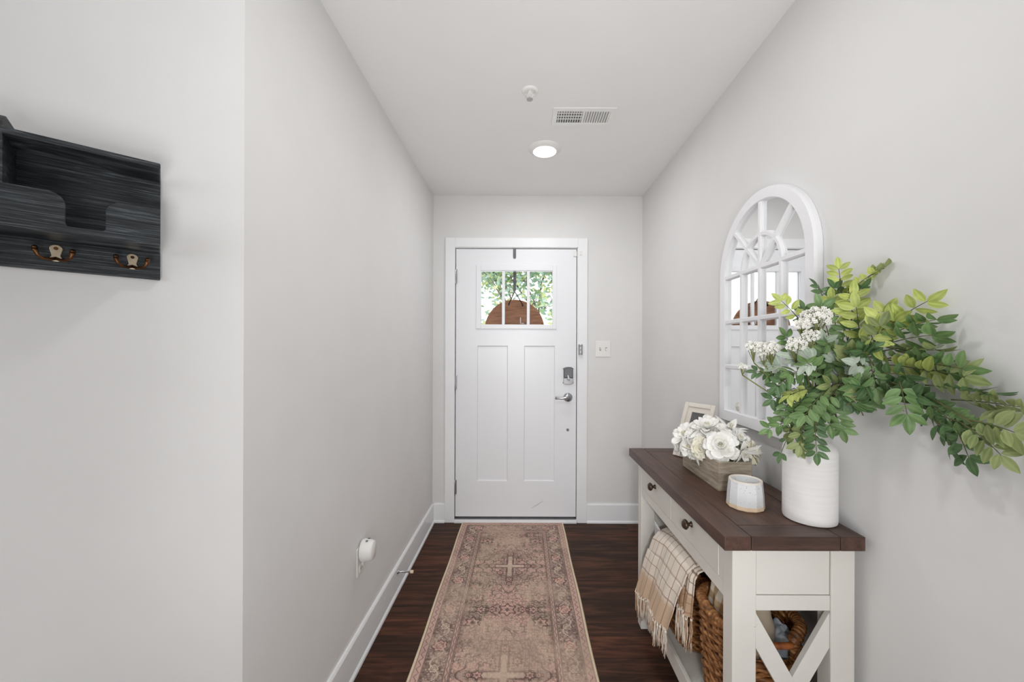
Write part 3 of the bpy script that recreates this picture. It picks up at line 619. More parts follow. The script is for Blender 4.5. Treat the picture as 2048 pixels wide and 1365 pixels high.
# ends with panel, rail and cross braces
for ye, sg in ((LY0, 1), (LY1, -1)):
    def yb(a, b): return (min(ye+sg*a, ye+sg*b), max(ye+sg*a, ye+sg*b))
    X0, X1 = LX0+.0635, LX1-.0635
    y0, y1 = yb(.004, .022); boxo('end_panel', (X0+.0012, y0, .6540), (X1-.0012, y1, TZ0-.001), M['cream'], t, bevel=.001)
    y0, y1 = yb(.003, .024); boxo('end_rail', (X0, y0, .612), (X1, y1, .652), M['cream'], t, bevel=.0015)
    y0, y1 = yb(.003, .024); boxo('lower_end_rail', (X0, y0, .125), (X1, y1, .166), M['cream'], t, bevel=.0015)
    c = Vector(((X0+X1)/2, .389)); dx, dz = (X1-X0)/2, .1715*(X1-X0)/.196; hv = .0465
    y0, y1 = yb(.004, .020)
    for k, s_ in enumerate((1, -1)):
        q = MB(); a, b = (y0, y1)
        xa, xb = c.x-s_*dx, c.x+s_*dx
        q.prism([(xa, c.y+dz-hv), (xb, c.y-dz-hv), (xb, c.y-dz+hv), (xa, c.y+dz+hv)], 'y', a+.0004*k, b+.0004*k); q.build('cross_brace', M['cream'], t, bevel=.0012)
# shelf
boxo('lower_shelf', (LX0+.016, LY0+.024, .158), (LX1-.004, LY1-.024, .178), M['cream'], t, bevel=.001)
boxo('shelf_front_rail', (LX0+.003, LY0+.049, .125), (LX0+.017, LY1-.049, .187), M['cream'], t, bevel=.0015)
boxo('shelf_back_rail', (LX1-.017, LY0+.049, .125), (LX1-.003, LY1-.049, .157), M['cream'], t, bevel=.0015)

# ---------------------------------------------------------------- arched window mirror on the right wall
mc, mR, mz, mb = 1.4525, .2825, 1.6075, .996          # centre y, outer radius, spring height, bottom
fw = .0415; xF, xG = .868, .884
t = thing('arched_mirror', 'large white arched windowpane mirror on the right wall', 'mirror', (XR, mc, mb))
def outline(R, zb, n=48): return [(mc-R, zb)]+[(mc-R*math.cos(PI*k/n), mz+R*math.sin(PI*k/n)) for k in range(n+1)]+[(mc+R, zb)]
def frame_band(q, Ro, zo, Ri, zi, prof):
    # prof list of (fraction 0 outer..1 inner, x)
    O = outline(Ro, zo); I = outline(Ri, zi); n = len(O); vs = []
    for f, x in prof:
        for (a, b), (c, d) in zip(O, I): vs.append((x, a+(c-a)*f, b+(d-b)*f))
    fs = []; m = len(prof)
    for j in range(m):
        j2 = (j+1) % m
        for k in range(n): fs.append((j*n+k, j*n+(k+1) % n, j2*n+(k+1) % n, j2*n+k))
    q.add(vs, fs)
Ri, zi = mR-fw, mb+.047
q = MB(); frame_band(q, mR, mb, Ri, zi, [(0, XR-.001), (-.02, XR-.010), (0.0, XR-.018), (.07, xF+.0006), (.09, xF), (.95, xF), (1, xF+.002), (1, xG+.004), (.6, XR-.001)])
q.build('outer_frame', M['mirror_white'], t, smooth_angle=.22)
q = MB(); P = outline(Ri+.004, zi-.004); q.prism(P, 'x', xG, XR-.003); q.build('mirror_glass', M['mirror'], t)
def bar(q, p, r, w=.0098, o=0.0):
    # bevelled glazing bar from p to r (y,z)
    p, r = Vector(p), Vector(r); d = (r-p).normalized(); n = Vector((-d.y, d.x)); pr = [(-w, xG+.002), (-w, xF+.009+o), (-w*.6, xF+.003+o), (w*.6, xF+.003+o), (w, xF+.009+o), (w, xG+.002)]
    vs = [(x, (e+n*o).x, (e+n*o).y) for e in (p, r) for o, x in pr]; m = 6
    q.add(vs, [(k, (k+1) % m, m+(k+1) % m, m+k) for k in range(m)]+[tuple(range(m)), tuple(range(m, 2*m))[::-1]])
h = .12
for yy in (mc-h, mc, mc+h):
    q = MB(); top_ = mz if yy != mc else mz+Ri+.003
    bar(q, (yy, zi-.002), (yy, top_)); q.build('muntin', M['mirror_white'], t)
for zz in (mz, 1.418, 1.228):
    q = MB(); bar(q, (mc-Ri-.002, zz), (mc+Ri+.002, zz), o=.0004); q.build('muntin', M['mirror_white'], t)
for s_ in (-1, 1):
    q = MB(); e = (Ri+.003)*.7071; bar(q, (mc, mz), (mc+s_*e, mz+e), o=.0008+.0002*s_); q.build('muntin', M['mirror_white'], t)
q = MB(); n = 30; w = .0098; pr = [(-w, xG+.002), (-w, xF+.0102), (-w*.6, xF+.0042), (w*.6, xF+.0042), (w, xF+.0102), (w, xG+.002)]
vs = [(x, mc-(h+o)*math.cos(PI*k/n), mz+(h+o)*math.sin(PI*k/n)) for k in range(n+1) for o, x in pr]
q.add(vs, [(k*6+j, k*6+(j+1) % 6, (k+1)*6+(j+1) % 6, (k+1)*6+j) for k in range(n) for j in range(6)]); q.build('curved_muntin', M['mirror_white'], t, smooth_angle=.25)

# ---------------------------------------------------------------- on the table
# tall vase
VC = Vector((.817, 1.118, TZ1)); VR = .0655
q = MB(); prof = [(0, 0), (VR-.006, 0), (VR-.001, .003), (VR, .010)]+[(VR, .010+.185*k/6) for k in range(1, 7)]
prof += [(VR-.003, .207), (VR-.012, .219), (VR-.024, .226), (.030, .232), (.027, .240), (.029, .250), (.025, .251), (.022, .240), (.022, .15), (0, .15)]
q.lathe(prof, VC, n=96)
tag(q.build('vase', M['vase'], None, smooth_angle=.7, loc=tuple(VC)), 'tall matte white cylinder vase holding leafy branches on the console', 'vase')
# faceted pot
t = thing('fluted_pot', 'small speckled white fluted pot with a raw clay base on the console', 'pot', (.683, 1.203, TZ1))
def facet(q, prof, c, n=12, ph=.1, sub=3, dep=.03):
    vs = []; T = n*sub
    for r, h in prof:
        for k in range(T):
            a = 2*PI*k/T+ph; loc = ((k % sub)/sub-.5)*2*PI/n; rr = r*math.cos(PI/n)/math.cos(loc if k % sub else PI/n)
            vs.append((c[0]+rr*math.cos(a), c[1]+rr*math.sin(a), c[2]+h))
    fs = [(j*T+k, j*T+(k+1) % T, (j+1)*T+(k+1) % T, (j+1)*T+k) for j in range(len(prof)-1) for k in range(T)]
    if prof[0][0] < 1e-4: pass
    q.add(vs, fs)
pc = (.683, 1.203, TZ1)
q = MB(); facet(q, [(.0001, 0), (.049, 0), (.0525, .003), (.0520, .0135), (.0001, .0136)], pc); q.build('clay_base', M['clay'], t, smooth_angle=.3)['label'] = 'raw beige clay base band'
q = MB(); facet(q, [(.0518, .0135), (.0500, .045), (.0468, .076), (.0468, .0805)], pc); 
q.lathe([(.0465, .0795), (.0455, .083), (.0415, .084), (.0385, .0815), (.037, .06), (.036, .014), (0, .014)], pc, n=48, caps=False); q.build('glazed_body', M['glaze'], t, smooth_angle=.3)
q = MB(); q.lathe([(.0462, .0805), (.0455, .0842), (.0415, .0848), (.0380, .081)], pc, n=48, caps=False); q.build('rim', M['pic_frame'], t, smooth_angle=.7)
# wooden planter box
bx0, bx1, by0, by1, bh = .665, .778, 1.332, 1.630, .098
t = thing('wooden_planter_box', 'weathered grey wood planter box filled with white silk flowers', 'planter box', ((bx0+bx1)/2, (by0+by1)/2, TZ1))
w = .009
for nm, a, b in (('side_board', (bx0, by0+w, TZ1), (bx0+w, by1-w, TZ1+bh)), ('side_board', (bx1-w, by0+w, TZ1), (bx1, by1-w, TZ1+bh)), ('end_board', (bx0, by0, TZ1), (bx1, by0+w, TZ1+bh)), ('end_board', (bx0, by1-w, TZ1), (bx1, by1, TZ1+bh)), ('bottom_board', (bx0+w, by0+w, TZ1), (bx1-w, by1-w, TZ1+.008)), ('foam_filler', (bx0+w, by0+w, TZ1+.008), (bx1-w, by1-w, TZ1+.075))):
    boxo(nm, a, b, M['box_wood'] if nm != 'foam_filler' else M['stem'], t, bevel=.001)
# picture frame leaning back
TL, TR = Vector((.7577, 1.83, 1.058)), Vector((.834, 1.70, 1.0575)); lean = Vector((-.078, -.045, -.2375))
W_ = (TR-TL); wd = W_.length; ux = W_.normalized(); uz = (-lean).normalized(); un = uz.cross(ux).normalized()
if un.y > 0: un = -un
hh = lean.length; org = TL+lean
def pf(a, b, c): return org+ux*a+uz*b+un*c
t = thing('picture_frame', 'cream picture frame with a black and white photo behind the silk flowers', 'picture frame', tuple(org+ux*wd/2))
def pfbox(q, a0, a1, b0, b1, c0, c1): q.add([pf(a, b, c) for c in (c0, c1) for a, b in ((a0, b0), (a1, b0), (a1, b1), (a0, b1))], [(0,3,2,1),(4,5,6,7),(0,1,5,4),(1,2,6,5),(2,3,7,6),(3,0,4,7)])
fr = .020
q = MB(); pfbox(q, 0, fr, .003, hh, -.014, 0); pfbox(q, wd-fr, wd, .003, hh, -.014, 0); pfbox(q, fr, wd-fr, .003, fr, -.014, 0); pfbox(q, fr, wd-fr, hh-fr, hh, -.014, 0); q.build('frame', M['pic_frame'], t, bevel=.003, seg=2)
q = MB(); ma = .022; i0, i1, j0, j1 = fr, wd-fr, fr, hh-fr
pfbox(q, i0, i0+ma, j0, j1, -.009, -.006); pfbox(q, i1-ma, i1, j0, j1, -.009, -.006); pfbox(q, i0+ma, i1-ma, j0, j0+ma, -.009, -.006); pfbox(q, i0+ma, i1-ma, j1-ma, j1, -.009, -.006); q.build('mat_board', M['pic_frame'], t)
n = 70; P = [[pf(i0+ma+(i1-i0-2*ma)*i/n, j0+ma+(j1-j0-2*ma)*j/n, -.010) for j in range(n+1)] for i in range(n+1)]
q = MB(); q.grid(P); o = q.build('photo', M['print'], t, fix=False)
U, V = np.meshgrid(np.linspace(0, 1, n+1), np.linspace(0, 1, n+1), indexing='ij')
c = .12+.05*fbm(U*6, V*6, 5); d = (V-.72)+(.55-U)*.75   # dark backdrop, pale veil and dark hair seen as plain tones
c = np.where((d < 0) & (d > -.34), .62+.12*fbm(U*9, V*9, 8), c); hd = np.hypot((U-.74)/.17, (V-.80)/.12); c = np.where((hd < 1), .05+.35*(fbm(U*22, V*22, 15) > .55), c)
c = np.where(np.hypot((U-.50)/.11, (V-.55)/.14) < 1, .75, c); c = np.where((V < .42), .30+.25*(fbm(U*5, V*5, 19) > .5), c)
ca = o.data.color_attributes.new('Col', 'FLOAT_COLOR', 'POINT'); ca.data.foreach_set('color', np.stack([c, c, c, np.ones_like(c)], -1).reshape(-1).astype(np.float32))
q = MB(); a = pf(wd*.45, hh*.7, -.015); b = pf(wd*.55, hh*.7, -.015); f1 = org+ux*wd*.45-un*.07; f2 = org+ux*wd*.55-un*.07; f1.z = f2.z = TZ1+.0005
q.add([a, b, f2, f1, a+un*-.003, b+un*-.003, f2+un*-.003+Vector((0, 0, .002)), f1+un*-.003+Vector((0, 0, .002))], [(0, 1, 2, 3), (7, 6, 5, 4), (0, 4, 5, 1), (2, 6, 7, 3), (1, 5, 6, 2), (0, 3, 7, 4)]); q.build('easel_back', M['black_wood'], t)

# ---------------------------------------------------------------- silk flowers in the box
rnd = random.Random(7)
def basis(ax, tw=0):
    ax = Vector(ax).normalized(); a = ax.cross(Vector((0, 0, 1)) if abs(ax.z) < .95 else Vector((1, 0, 0))).normalized(); b = ax.cross(a)
    return a*math.cos(tw)+b*math.sin(tw), b*math.cos(tw)-a*math.sin(tw), ax
def petal(q, c, ax, ang, tilt, L, W, cup, curl, pointed, r0=0.0, ruf=0.0):
    a, b, z = basis(ax); out = a*math.cos(ang)+b*math.sin(ang); side = z.cross(out)
    n, m = 7, 6; ph = rnd.random()*6; P = []
    for i in range(n+1):
        f = i/n; tl = tilt-curl*f*f                       # elevation above the flower plane falls as the tip curls back
        if pointed: w = W*math.sin(PI*min(1, f*.93+.07))**.75*(1-.35*f)
        else: w = W*(.30+.70*math.sin(PI*.5*min(1, f*1.35)))*(1 if f < .75 else math.sqrt(max(0.02, 1-((f-.75)/.25)**2*.86)))
        if i == 0: p = c+out*r0; 
        else:
            p = p+(out*math.cos(tl)+z*math.sin(tl))*(L/n)
        nrm = z*math.cos(tl)-out*math.sin(tl); row = []
        for j in range(m+1):
            g = j/m*2-1; row.append(p+side*(g*w)+nrm*(cup*w*g*g+ruf*W*math.sin(g*5+ph+f*3)*f))
        P.append(row)
    q.grid(P)
def flower(name, label, kind, c, ax, R, m='petal', mc='petal_cream'):
    c = Vector(c); ax = Vector(ax).normalized()
    foot = c-ax*R*.9; t = thing(name, label, 'silk flower', tuple(foot), 'white silk blossoms in the wooden box')
    q = MB(); ctr = MB()
    if kind == 'rose':
        for k, (nn, tilt, L, W, off) in enumerate(((7, .12, 1.0, .40, 0), (6, .42, .84, .38, .3), (6, .75, .66, .33, .1), (5, 1.05, .52, .27, .5))):
            for i in range(nn): petal(q, c-ax*R*(.25-.05*k), ax, 2*PI*(i+rnd.uniform(-.15, .15))/nn+off, tilt+rnd.uniform(-.08, .08), R*L*rnd.uniform(.92, 1.08), R*W*rnd.uniform(.9, 1.1), .45, .35 if k < 2 else -.2, False, R*.05, .06)
        for i in range(7): petal(ctr, c-ax*R*.1, ax, i*2.4, 1.25, R*.38, R*.16, .8, -.5, False, R*(.02+.022*i), .03)
    elif kind == 'peony':
        for k, (nn, tilt, L, W, off) in enumerate(((9, .05, 1.05, .30, 0), (8, .4, .9, .28, .3), (8, .75, .75, .24, .1), (7, 1.0, .6, .2, .5))):
            for i in range(nn): petal(q, c-ax*R*(.25-.05*k), ax, 2*PI*(i+rnd.uniform(-.3, .3))/nn+off, tilt+rnd.uniform(-.2, .2), R*L*rnd.uniform(.8, 1.15), R*W*rnd.uniform(.8, 1.2), .35, .3, rnd.random() < .45, R*.05, .14)
        for i in range(10): petal(ctr, c-ax*R*.1, ax, i*2.4, 1.2, R*.42, R*.12, .6, -.3, True, R*.02*i**.5, .1)
    elif kind == 'lily':
        for k, (nn, tilt, off) in enumerate(((5, .25, 0), (4, .75, .4))):
            for i in range(nn): petal(q, c-ax*R*.2, ax, 2*PI*i/nn+off, tilt+rnd.uniform(-.15, .15), R*rnd.uniform(.95, 1.3), R*.26, .3, .25, True, R*.04, .03)
        for i in range(6): a, b, z = basis(ax); d = (z+(a*math.cos(i)+b*math.sin(i))*.35).normalized(); ctr.tube([c-ax*R*.2, c+d*R*.35], R*.02, n=5); ctr.ico(c+d*R*.36, R*.045, 1)
    q.build('petals', M[m], t, smooth=True, fix=False, solid=.0007)
    ctr.build('flower_centre', M[mc], t, smooth=True, fix=False)
    s = MB(); s.lathe([(0, 0), (.006, 0), (.009, .008), (.004, .012), (0, .012)], (0, 0, 0), n=10)
    st = MB(); st.tube([foot+ax*R*.5, foot, Vector((min(max(foot.x, bx0+.02), bx1-.02), min(max(foot.y, by0+.02), by1-.02), TZ1+.07))], .0025, n=6); st.build('stem', M['stem'], t)
FL = [('silk_rose', 'big round white silk rose at the front centre of the wooden box', 'rose', at(1442, 890, 1.375), (-.45, -.75, .5), .050, 'petal'),
 ('silk_peony', 'ruffled white silk peony at the top middle, below the picture frame', 'peony', at(1415, 853, 1.50), (-.25, -.35, .9), .058, 'petal'),
 ('silk_dahlia', 'spiky white silk bloom at the top left in front of the frame', 'peony', at(1371, 868, 1.575), (-.7, -.4, .6), .055, 'petal'),
 ('silk_peony', 'white silk peony facing the aisle at the left end of the box', 'peony', at(1380, 893, 1.52), (-.85, -.4, .15), .048, 'petal'),
 ('silk_rose', 'cream silk rose low between the left bloom and the big rose', 'rose', at(1404, 897, 1.45), (-.65, -.6, .2), .040, 'petal_cream'),
 ('silk_peony', 'ruffled white silk peony right of the big rose, below the mirror', 'peony', at(1478, 877, 1.42), (.25, -.65, .75), .050, 'petal'),
 ('silk_lily', 'white silk bloom with two long pointed petals against the mirror bottom', 'lily', at(1461, 856, 1.50), (.15, -.3, .95), .052, 'petal'),
 ('silk_rose', 'creamy silk rose at the right end, nearest the vase', 'rose', at(1509, 903, 1.38), (.7, -.6, .25), .040, 'petal_cream'),
 ('silk_lily', 'white silk bloom with pointed petals hanging over the front right corner', 'lily', at(1489, 905, 1.345), (.1, -.8, -.55), .044, 'petal'),
 ('silk_lily', 'white silk bloom with slim petals drooping over the aisle side', 'lily', at(1392, 903, 1.48), (-.75, -.25, -.6), .042, 'petal'),
 ('silk_peony', 'blush white silk peony low at the far left corner of the box', 'peony', at(1359, 893, 1.60), (-.85, .1, .0), .036, 'petal'),
 ('silk_rose', 'small white silk rose filling the gap behind the big rose', 'rose', at(1440, 866, 1.47), (-.2, -.6, .8), .038, 'petal')]
for nm, lb, kd, c, ax, R, m in FL: flower(nm, lb, kd, c, ax, R*1.12, m)

# ---------------------------------------------------------------- leafy branches in the vase
rnd = random.Random(21)
mouth = VC+Vector((0, 0, .235))
cams = Vector((0, 0, EYE))
def leaflet(q, p, d, nrm, L, W):
    d = d.normalized(); s = d.cross(nrm).normalized(); n_ = s.cross(d)
    prof = [(0, .10), (.12, .55), (.32, .95), (.52, 1.0), (.72, .80), (.88, .42), (1, .03)]; P = []
    bend = rnd.uniform(.05, .30); fold = rnd.uniform(.10, .35)
    for f, w in prof:
        c = p+d*(L*f)-n_*(bend*L*f*f); hw = W*.5*w; P.append([c-s*hw+n_*(fold*hw), c-s*hw*.5+n_*(fold*hw*.3), c, c+s*hw*.5+n_*(fold*hw*.3), c+s*hw+n_*(fold*hw)])
    tint = rnd.uniform(.82, 1.16)
    for _ in prof: q.cols += [(.45, tint, 0, 1), (0, tint, 0, 1), (.5, tint, 0, 1), (0, tint, 0, 1), (.45, tint, 0, 1)]
    q.grid(P)
def spray(st, lf, a, b, m, n, L, ed=0.0, bow=.02, grav=.5, seed=None):
    # compound leaf: rachis a->b with n pairs of leaflets and one at the tip
    a, b = Vector(a), Vector(b); ln = (b-a).length; mid = (a+b)/2+Vector((0, 0, bow*ln*4))
    P = [a*(1-t)**2+mid*2*t*(1-t)+b*t*t for t in [k/10 for k in range(11)]]
    st.tube(P, [.0014-.0007*k/10 for k in range(11)], n=5)
    view = (cams-(a+b)/2).normalized(); d0 = (b-a).normalized()
    nb = (view-d0*view.dot(d0)); nb = nb.normalized() if nb.length > .1 else Vector((-1, 0, 0))
    sd = d0.cross(nb).normalized(); ang = ed+rnd.uniform(-.35, .35)
    nb2 = nb*math.cos(ang)+sd*math.sin(ang); sd2 = d0.cross(nb2).normalized()
    cur = lf.cur
    for k in range(n):
        f = .22+.74*k/max(1, n-1) if n > 1 else .6; i = min(9, int(f*10)); p = P[i].lerp(P[i+1], f*10-i); dd = (P[i+1]-P[i]).normalized()
        for s_ in (-1, 1):
            o = (dd*rnd.uniform(.35, .7)+sd2*s_+nb2*rnd.uniform(-.25, .25)+Vector((0, 0, -.12*grav))).normalized()
            nn = (nb2+Vector((rnd.uniform(-.35, .35), rnd.uniform(-.35, .35), rnd.uniform(-.2, .35)))).normalized()
            l = L*rnd.uniform(.85, 1.1)*(1 if k else .9); lf.cur = m; leaflet(lf, p+o*.002, o, nn, l, l*rnd.uniform(.48, .58))
    lf.cur = m; leaflet(lf, P[-1], (P[-1]-P[-2]), nb2, L*1.05, L*.52)
    lf.cur = cur
LM = [M['lime'], M['green'], M['dark'], M['olive'], M['pale']]; lime, green, dark, olive, pale = range(5)
def branch(label, stems, sprays, fill=None):
    t = thing('leafy_branch', label, 'branch', tuple(mouth), 'artificial leafy branches in the white vase')
    st = MB(); lf = MB()
    for pts in stems:
        pts = [VC+Vector((rnd.uniform(-.008, .008), rnd.uniform(-.008, .008), .16)), mouth+Vector((rnd.uniform(-.012, .012), rnd.uniform(-.012, .012), 0))]+[Vector(p) for p in pts]
        Q = []
        for i in range(len(pts)-1):
            p0, p1, p2, p3 = pts[max(i-1, 0)], pts[i], pts[i+1], pts[min(i+2, len(pts)-1)]
            for k in range(5):
                s = k/5; Q.append(.5*((2*p1)+(p2-p0)*s+(2*p0-5*p1+4*p2-p3)*s*s+(3*p1-p0-3*p2+p3)*s**3))
        Q.append(pts[-1]); st.tube(Q, [.0026-.0012*k/len(Q) for k in range(len(Q))], n=6)
    for s in sprays: spray(st, lf, *s[:2], s[2], s[3], s[4], *(s[5:]))
    st.build('stem', M['stem'], t, smooth=True); lf.build('foliage', LM, t, smooth=True, fix=False)
X = .855
def wx(u, v, x=X): return atx(u, v, x)
ctr = at(1665, 735, 1.06)
branch('upright branch with lime tips rising highest above the white flower heads', [[at(1668, 760, 1.07), at(1690, 640, 1.07), at(1684, 585, 1.06)], [at(1680, 740, 1.06), at(1706, 620, 1.04)]],
 [(at(1684, 600, 1.06), at(1677, 535, 1.05), lime, 5, .030), (at(1690, 590, 1.05), at(1745, 545, .99), lime, 4, .030, .9), (at(1735, 553, 1.0), at(1772, 533, .97), olive, 3, .032, 1.2),
  (at(1660, 622, 1.07), at(1634, 572, 1.08), dark, 4, .030, 1.0), (at(1700, 660, 1.03), at(1706, 590, 1.0), lime, 4, .038), (at(1722, 690, 1.0), at(1712, 612, .99), lime, 4, .039), (at(1672, 660, 1.05), at(1664, 598, 1.05), lime, 4, .034), (at(1700, 600, 1.05), at(1722, 575, 1.02), dark, 3, .032, .5),
  (at(1660, 680, 1.06), at(1640, 610, 1.05), green, 4, .034, .4), (at(1700, 720, 1.03), at(1690, 655, 1.03), green, 4, .036, .3), (at(1690, 620, 1.06), at(1668, 575, 1.06), dark, 4, .030, .5)])
branch('small sprig with yellow green leaves left of the top flower cluster', [[at(1640, 760, 1.07), at(1610, 650, 1.07)]],
 [(at(1600, 640, 1.07), at(1562, 600, 1.08), lime, 4, .030), (at(1615, 680, 1.07), at(1606, 618, 1.07), dark, 3, .028, .6), (at(1600, 730, 1.07), at(1572, 672, 1.08), green, 4, .030, .5)])
branch('branch reaching up to the right with round lime leaves against the wall', [[at(1690, 740, 1.05), wx(1750, 680), wx(1775, 655)]],
 [(wx(1768, 658), wx(1855, 600), lime, 4, .037), (wx(1770, 672), wx(1876, 636), green, 5, .036, .5), (wx(1765, 690), wx(1866, 668), green, 4, .038, .3), (wx(1740, 680, .84), wx(1790, 640, .84), lime, 3, .040), (wx(1742, 660, .83), wx(1770, 622, .84), lime, 3, .036, .3), (wx(1730, 640, .84), wx(1750, 690, .82), lime, 4, .036, .2, .02), (wx(1740, 700, .83), wx(1762, 650, .83), olive, 3, .036)])
branch('branch stretching right with flat yellow green sprays above the trailing one', [[at(1690, 750, 1.04), wx(1760, 720), wx(1800, 722)]],
 [(wx(1765, 700), wx(1872, 696), olive, 6, .036, 1.25), (wx(1758, 728), wx(1860, 742), lime, 6, .038, 1.0), (wx(1830, 736), wx(1930, 752), olive, 4, .040, .3), (wx(1800, 727), wx(1925, 735), green, 5, .038, .6), (wx(1775, 715), wx(1870, 715), green, 5, .038, .9), (wx(1745, 745, .83), wx(1815, 750, .83), dark, 4, .036, .9), (wx(1740, 720, .82), wx(1752, 775, .82), green, 4, .036)])
branch('long branch trailing far right and down along the bare wall', [[at(1685, 775, 1.05), wx(1770, 770), wx(1850, 790), wx(1900, 815, .845), wx(1945, 845, .84)]],
 [(wx(1851, 768), wx(1985, 784), dark, 7, .034, 1.35, .01), (wx(1903, 797), wx(2046, 812), olive, 8, .033, 1.3, .01), (wx(1940, 838, .84), wx(2030, 862, .84), olive, 5, .035, .25, .02), (wx(1925, 845, .84), wx(2003, 908, .84), olive, 5, .032, .2, .03), (wx(1900, 828), wx(1938, 912), dark, 4, .034, .8, .02), (wx(1860, 815), wx(1905, 893), dark, 4, .034, .8, .02), (wx(1880, 830, .85), wx(1965, 862, .85), green, 5, .031, .9), (wx(1850, 800), wx(1905, 842), green, 4, .034, .5), (wx(1830, 790), wx(1880, 852), dark, 3, .036, .5)])
branch('sprig of large mid green leaves hanging just right of the vase', [[at(1680, 770, 1.05), wx(1760, 762, .84), wx(1800, 768, .83)]],
 [(wx(1800, 762, .82), wx(1815, 828, .82), green, 4, .040, 0, .01), (wx(1790, 770), wx(1860, 800), dark, 4, .038, .6), (wx(1740, 770, .83), wx(1790, 790, .83), dark, 3, .034, .8), (wx(1755, 760, .84), wx(1830, 790, .84), dark, 4, .036, .9)])
branch('branch drooping in front of the white vase with deep green leaves', [[at(1630, 800, 1.04), at(1632, 850, 1.0)], [at(1655, 810, 1.04), at(1680, 850, 1.02)]],
 [(at(1628, 820, 1.01), at(1634, 905, .99), dark, 6, .030, 0, .01), (at(1660, 800, 1.03), at(1684, 858, 1.01), green, 5, .033, .1, .03), (at(1645, 790, 1.03), at(1660, 850, 1.0), green, 4, .032, .2, .02), (at(1615, 800, 1.04), at(1600, 890, 1.02), olive, 5, .030, .3, .02), (at(1600, 810, 1.06), at(1612, 870, 1.03), green, 4, .030, .2), (at(1650, 780, 1.0), at(1610, 830, 1.0), green, 5, .034, .2), (at(1680, 770, 1.0), at(1640, 820, .99), green, 4, .034, .2)])
branch('branch drooping down left of the vase with dark oval leaves', [[at(1610, 790, 1.08), at(1590, 830, 1.09)], [at(1600, 780, 1.08), at(1560, 800, 1.1)]],
 [(at(1600, 838, 1.08), at(1538, 857, 1.10), green, 4, .028, .3, .03), (at(1590, 845, 1.08), at(1562, 908, 1.08), dark, 3, .026, .6, .03), (at(1575, 845, 1.06), at(1600, 895, 1.05), olive, 5, .030, .3), (at(1590, 775, 1.08), at(1545, 798, 1.1), dark, 4, .030, .3), (at(1580, 800, 1.06), at(1562, 850, 1.08), green, 4, .030, .2, .03), (at(1600, 760, 1.07), at(1545, 745, 1.1), green, 4, .032, .4), (at(1590, 745, 1.04), at(1553, 772, 1.06), dark, 4, .030, .1), (at(1620, 775, 1.02), at(1580, 790, 1.04), lime, 6, .032, 1.15), (at(1560, 750, 1.09), at(1512, 742, 1.12), dark, 4, .026, .5), (at(1620, 800, 1.04), at(1585, 830, 1.04), green, 4, .032, .1)])
# dense middle of the bunch
fs = []
for k in range(30):
    u, v = rnd.uniform(1600, 1745), rnd.uniform(690, 815); y = rnd.uniform(.99, 1.07) if u < 1690 else rnd.uniform(.93, .97)
    an = rnd.uniform(-PI, PI)*.8-PI/2; L_ = rnd.uniform(32, 55); fs.append((at(u-math.cos(an)*L_*.5, v-math.sin(an)*L_*.5, min(y+.03, F*.86/(u+30-CU))), at(u+math.cos(an)*L_*.5, v+math.sin(an)*L_*.5, min(y, F*.86/(u+40-CU))), rnd.choice([green, green, dark, green, dark, pale, olive]), 4, rnd.uniform(.032, .037), rnd.uniform(-.6, .6)))
branch('bushy middle branch of mixed green leaves directly above the vase', [[at(1650, 760, 1.06), at(1670, 700, 1.05)], [at(1640, 770, 1.06), at(1625, 740, 1.06)], [at(1690, 770, 1.02), wx(1740, 740, .84)]], fs)
# silvery lobed leaves
t = thing('dusty_miller_sprig', 'silvery grey lobed leaf sprig below the white flower clusters', 'leaf sprig', tuple(mouth))
q = MB(); st = MB(); st.tube([VC+Vector((0, 0, .16)), mouth, at(1632, 770, 1.05), at(1622, 715, 1.03)], .0018, n=6); st.build('stem', M['stem'], t)
for (u, v, y, an, L) in ((1625, 715, 1.0, 2.6, .052), (1620, 720, 1.0, -2.2, .05), (1600, 715, 1.03, 2.9, .055), (1560, 728, 1.07, 3.0, .055), (1690, 735, .98, .2, .046), (1670, 720, 1.0, 2.0, .04)):
    p = at(u, v, y); view = (cams-p).normalized(); sd = view.cross(Vector((0, 0, 1))).normalized()*-1; up = sd.cross(view)*1; up = Vector((0, 0, 1)) if up.z < 0 else up
    for da, fl in ((0, 1), (.55, .8), (-.55, .8), (1.05, .55), (-1.05, .55)): leaflet(q, p, sd*math.cos(an+da)+up*math.sin(an+da), (view+Vector((0, 0, .3))).normalized(), L*fl, L*.32)
q.build('foliage', M['pale'], t, smooth=True, fix=False)
# white flower sprigs
M['stalk'] = mat('olive_stalk', srgb(104, 112, 58), srgb(132, 136, 78), scale=30, rough=.6)
def umbel(label, spec):
    t = thing('white_flower_sprig', label, 'flower sprig', tuple(mouth), 'white flower sprigs in the vase')
    st = MB(); P0 = VC+Vector((0, 0, .16))
    for (u, v, y, Rpx, n, tip) in spec:
        c = at(u, v, y); R = Rpx/F*y; base = c+Vector((.0, .0, -R*1.9)); st.tube([P0, mouth, (mouth+base)/2+Vector((0, -.01, .02)), base], .0018, n=6)
        fl = MB()
        for k in range(n):
            th = rnd.uniform(0, 2*PI); rr = math.sqrt(rnd.random()); zz = rnd.uniform(-.55, .85)*math.sqrt(max(.05, 1-rr*rr*.8)); p = c+Vector((math.cos(th)*rr*R, math.sin(th)*rr*R*.7, zz*R))
            if k % 5 == 0: st.tube([base, (base+p)/2+Vector((0, 0, -.002)), p], .0009, n=4)
            for j in range(4):
                a_ = 2*PI*j/4+th; s_ = R*.085+.0012; fl.ico(p+Vector((math.cos(a_)*s_*.8, -.001, math.sin(a_)*s_*.8)), s_*.72, 1, (1, .55, 1))
        fl.build('blossom_cluster', M['floret'], t, smooth=True)
    st.build('stem', M['stalk'], t, smooth=True)
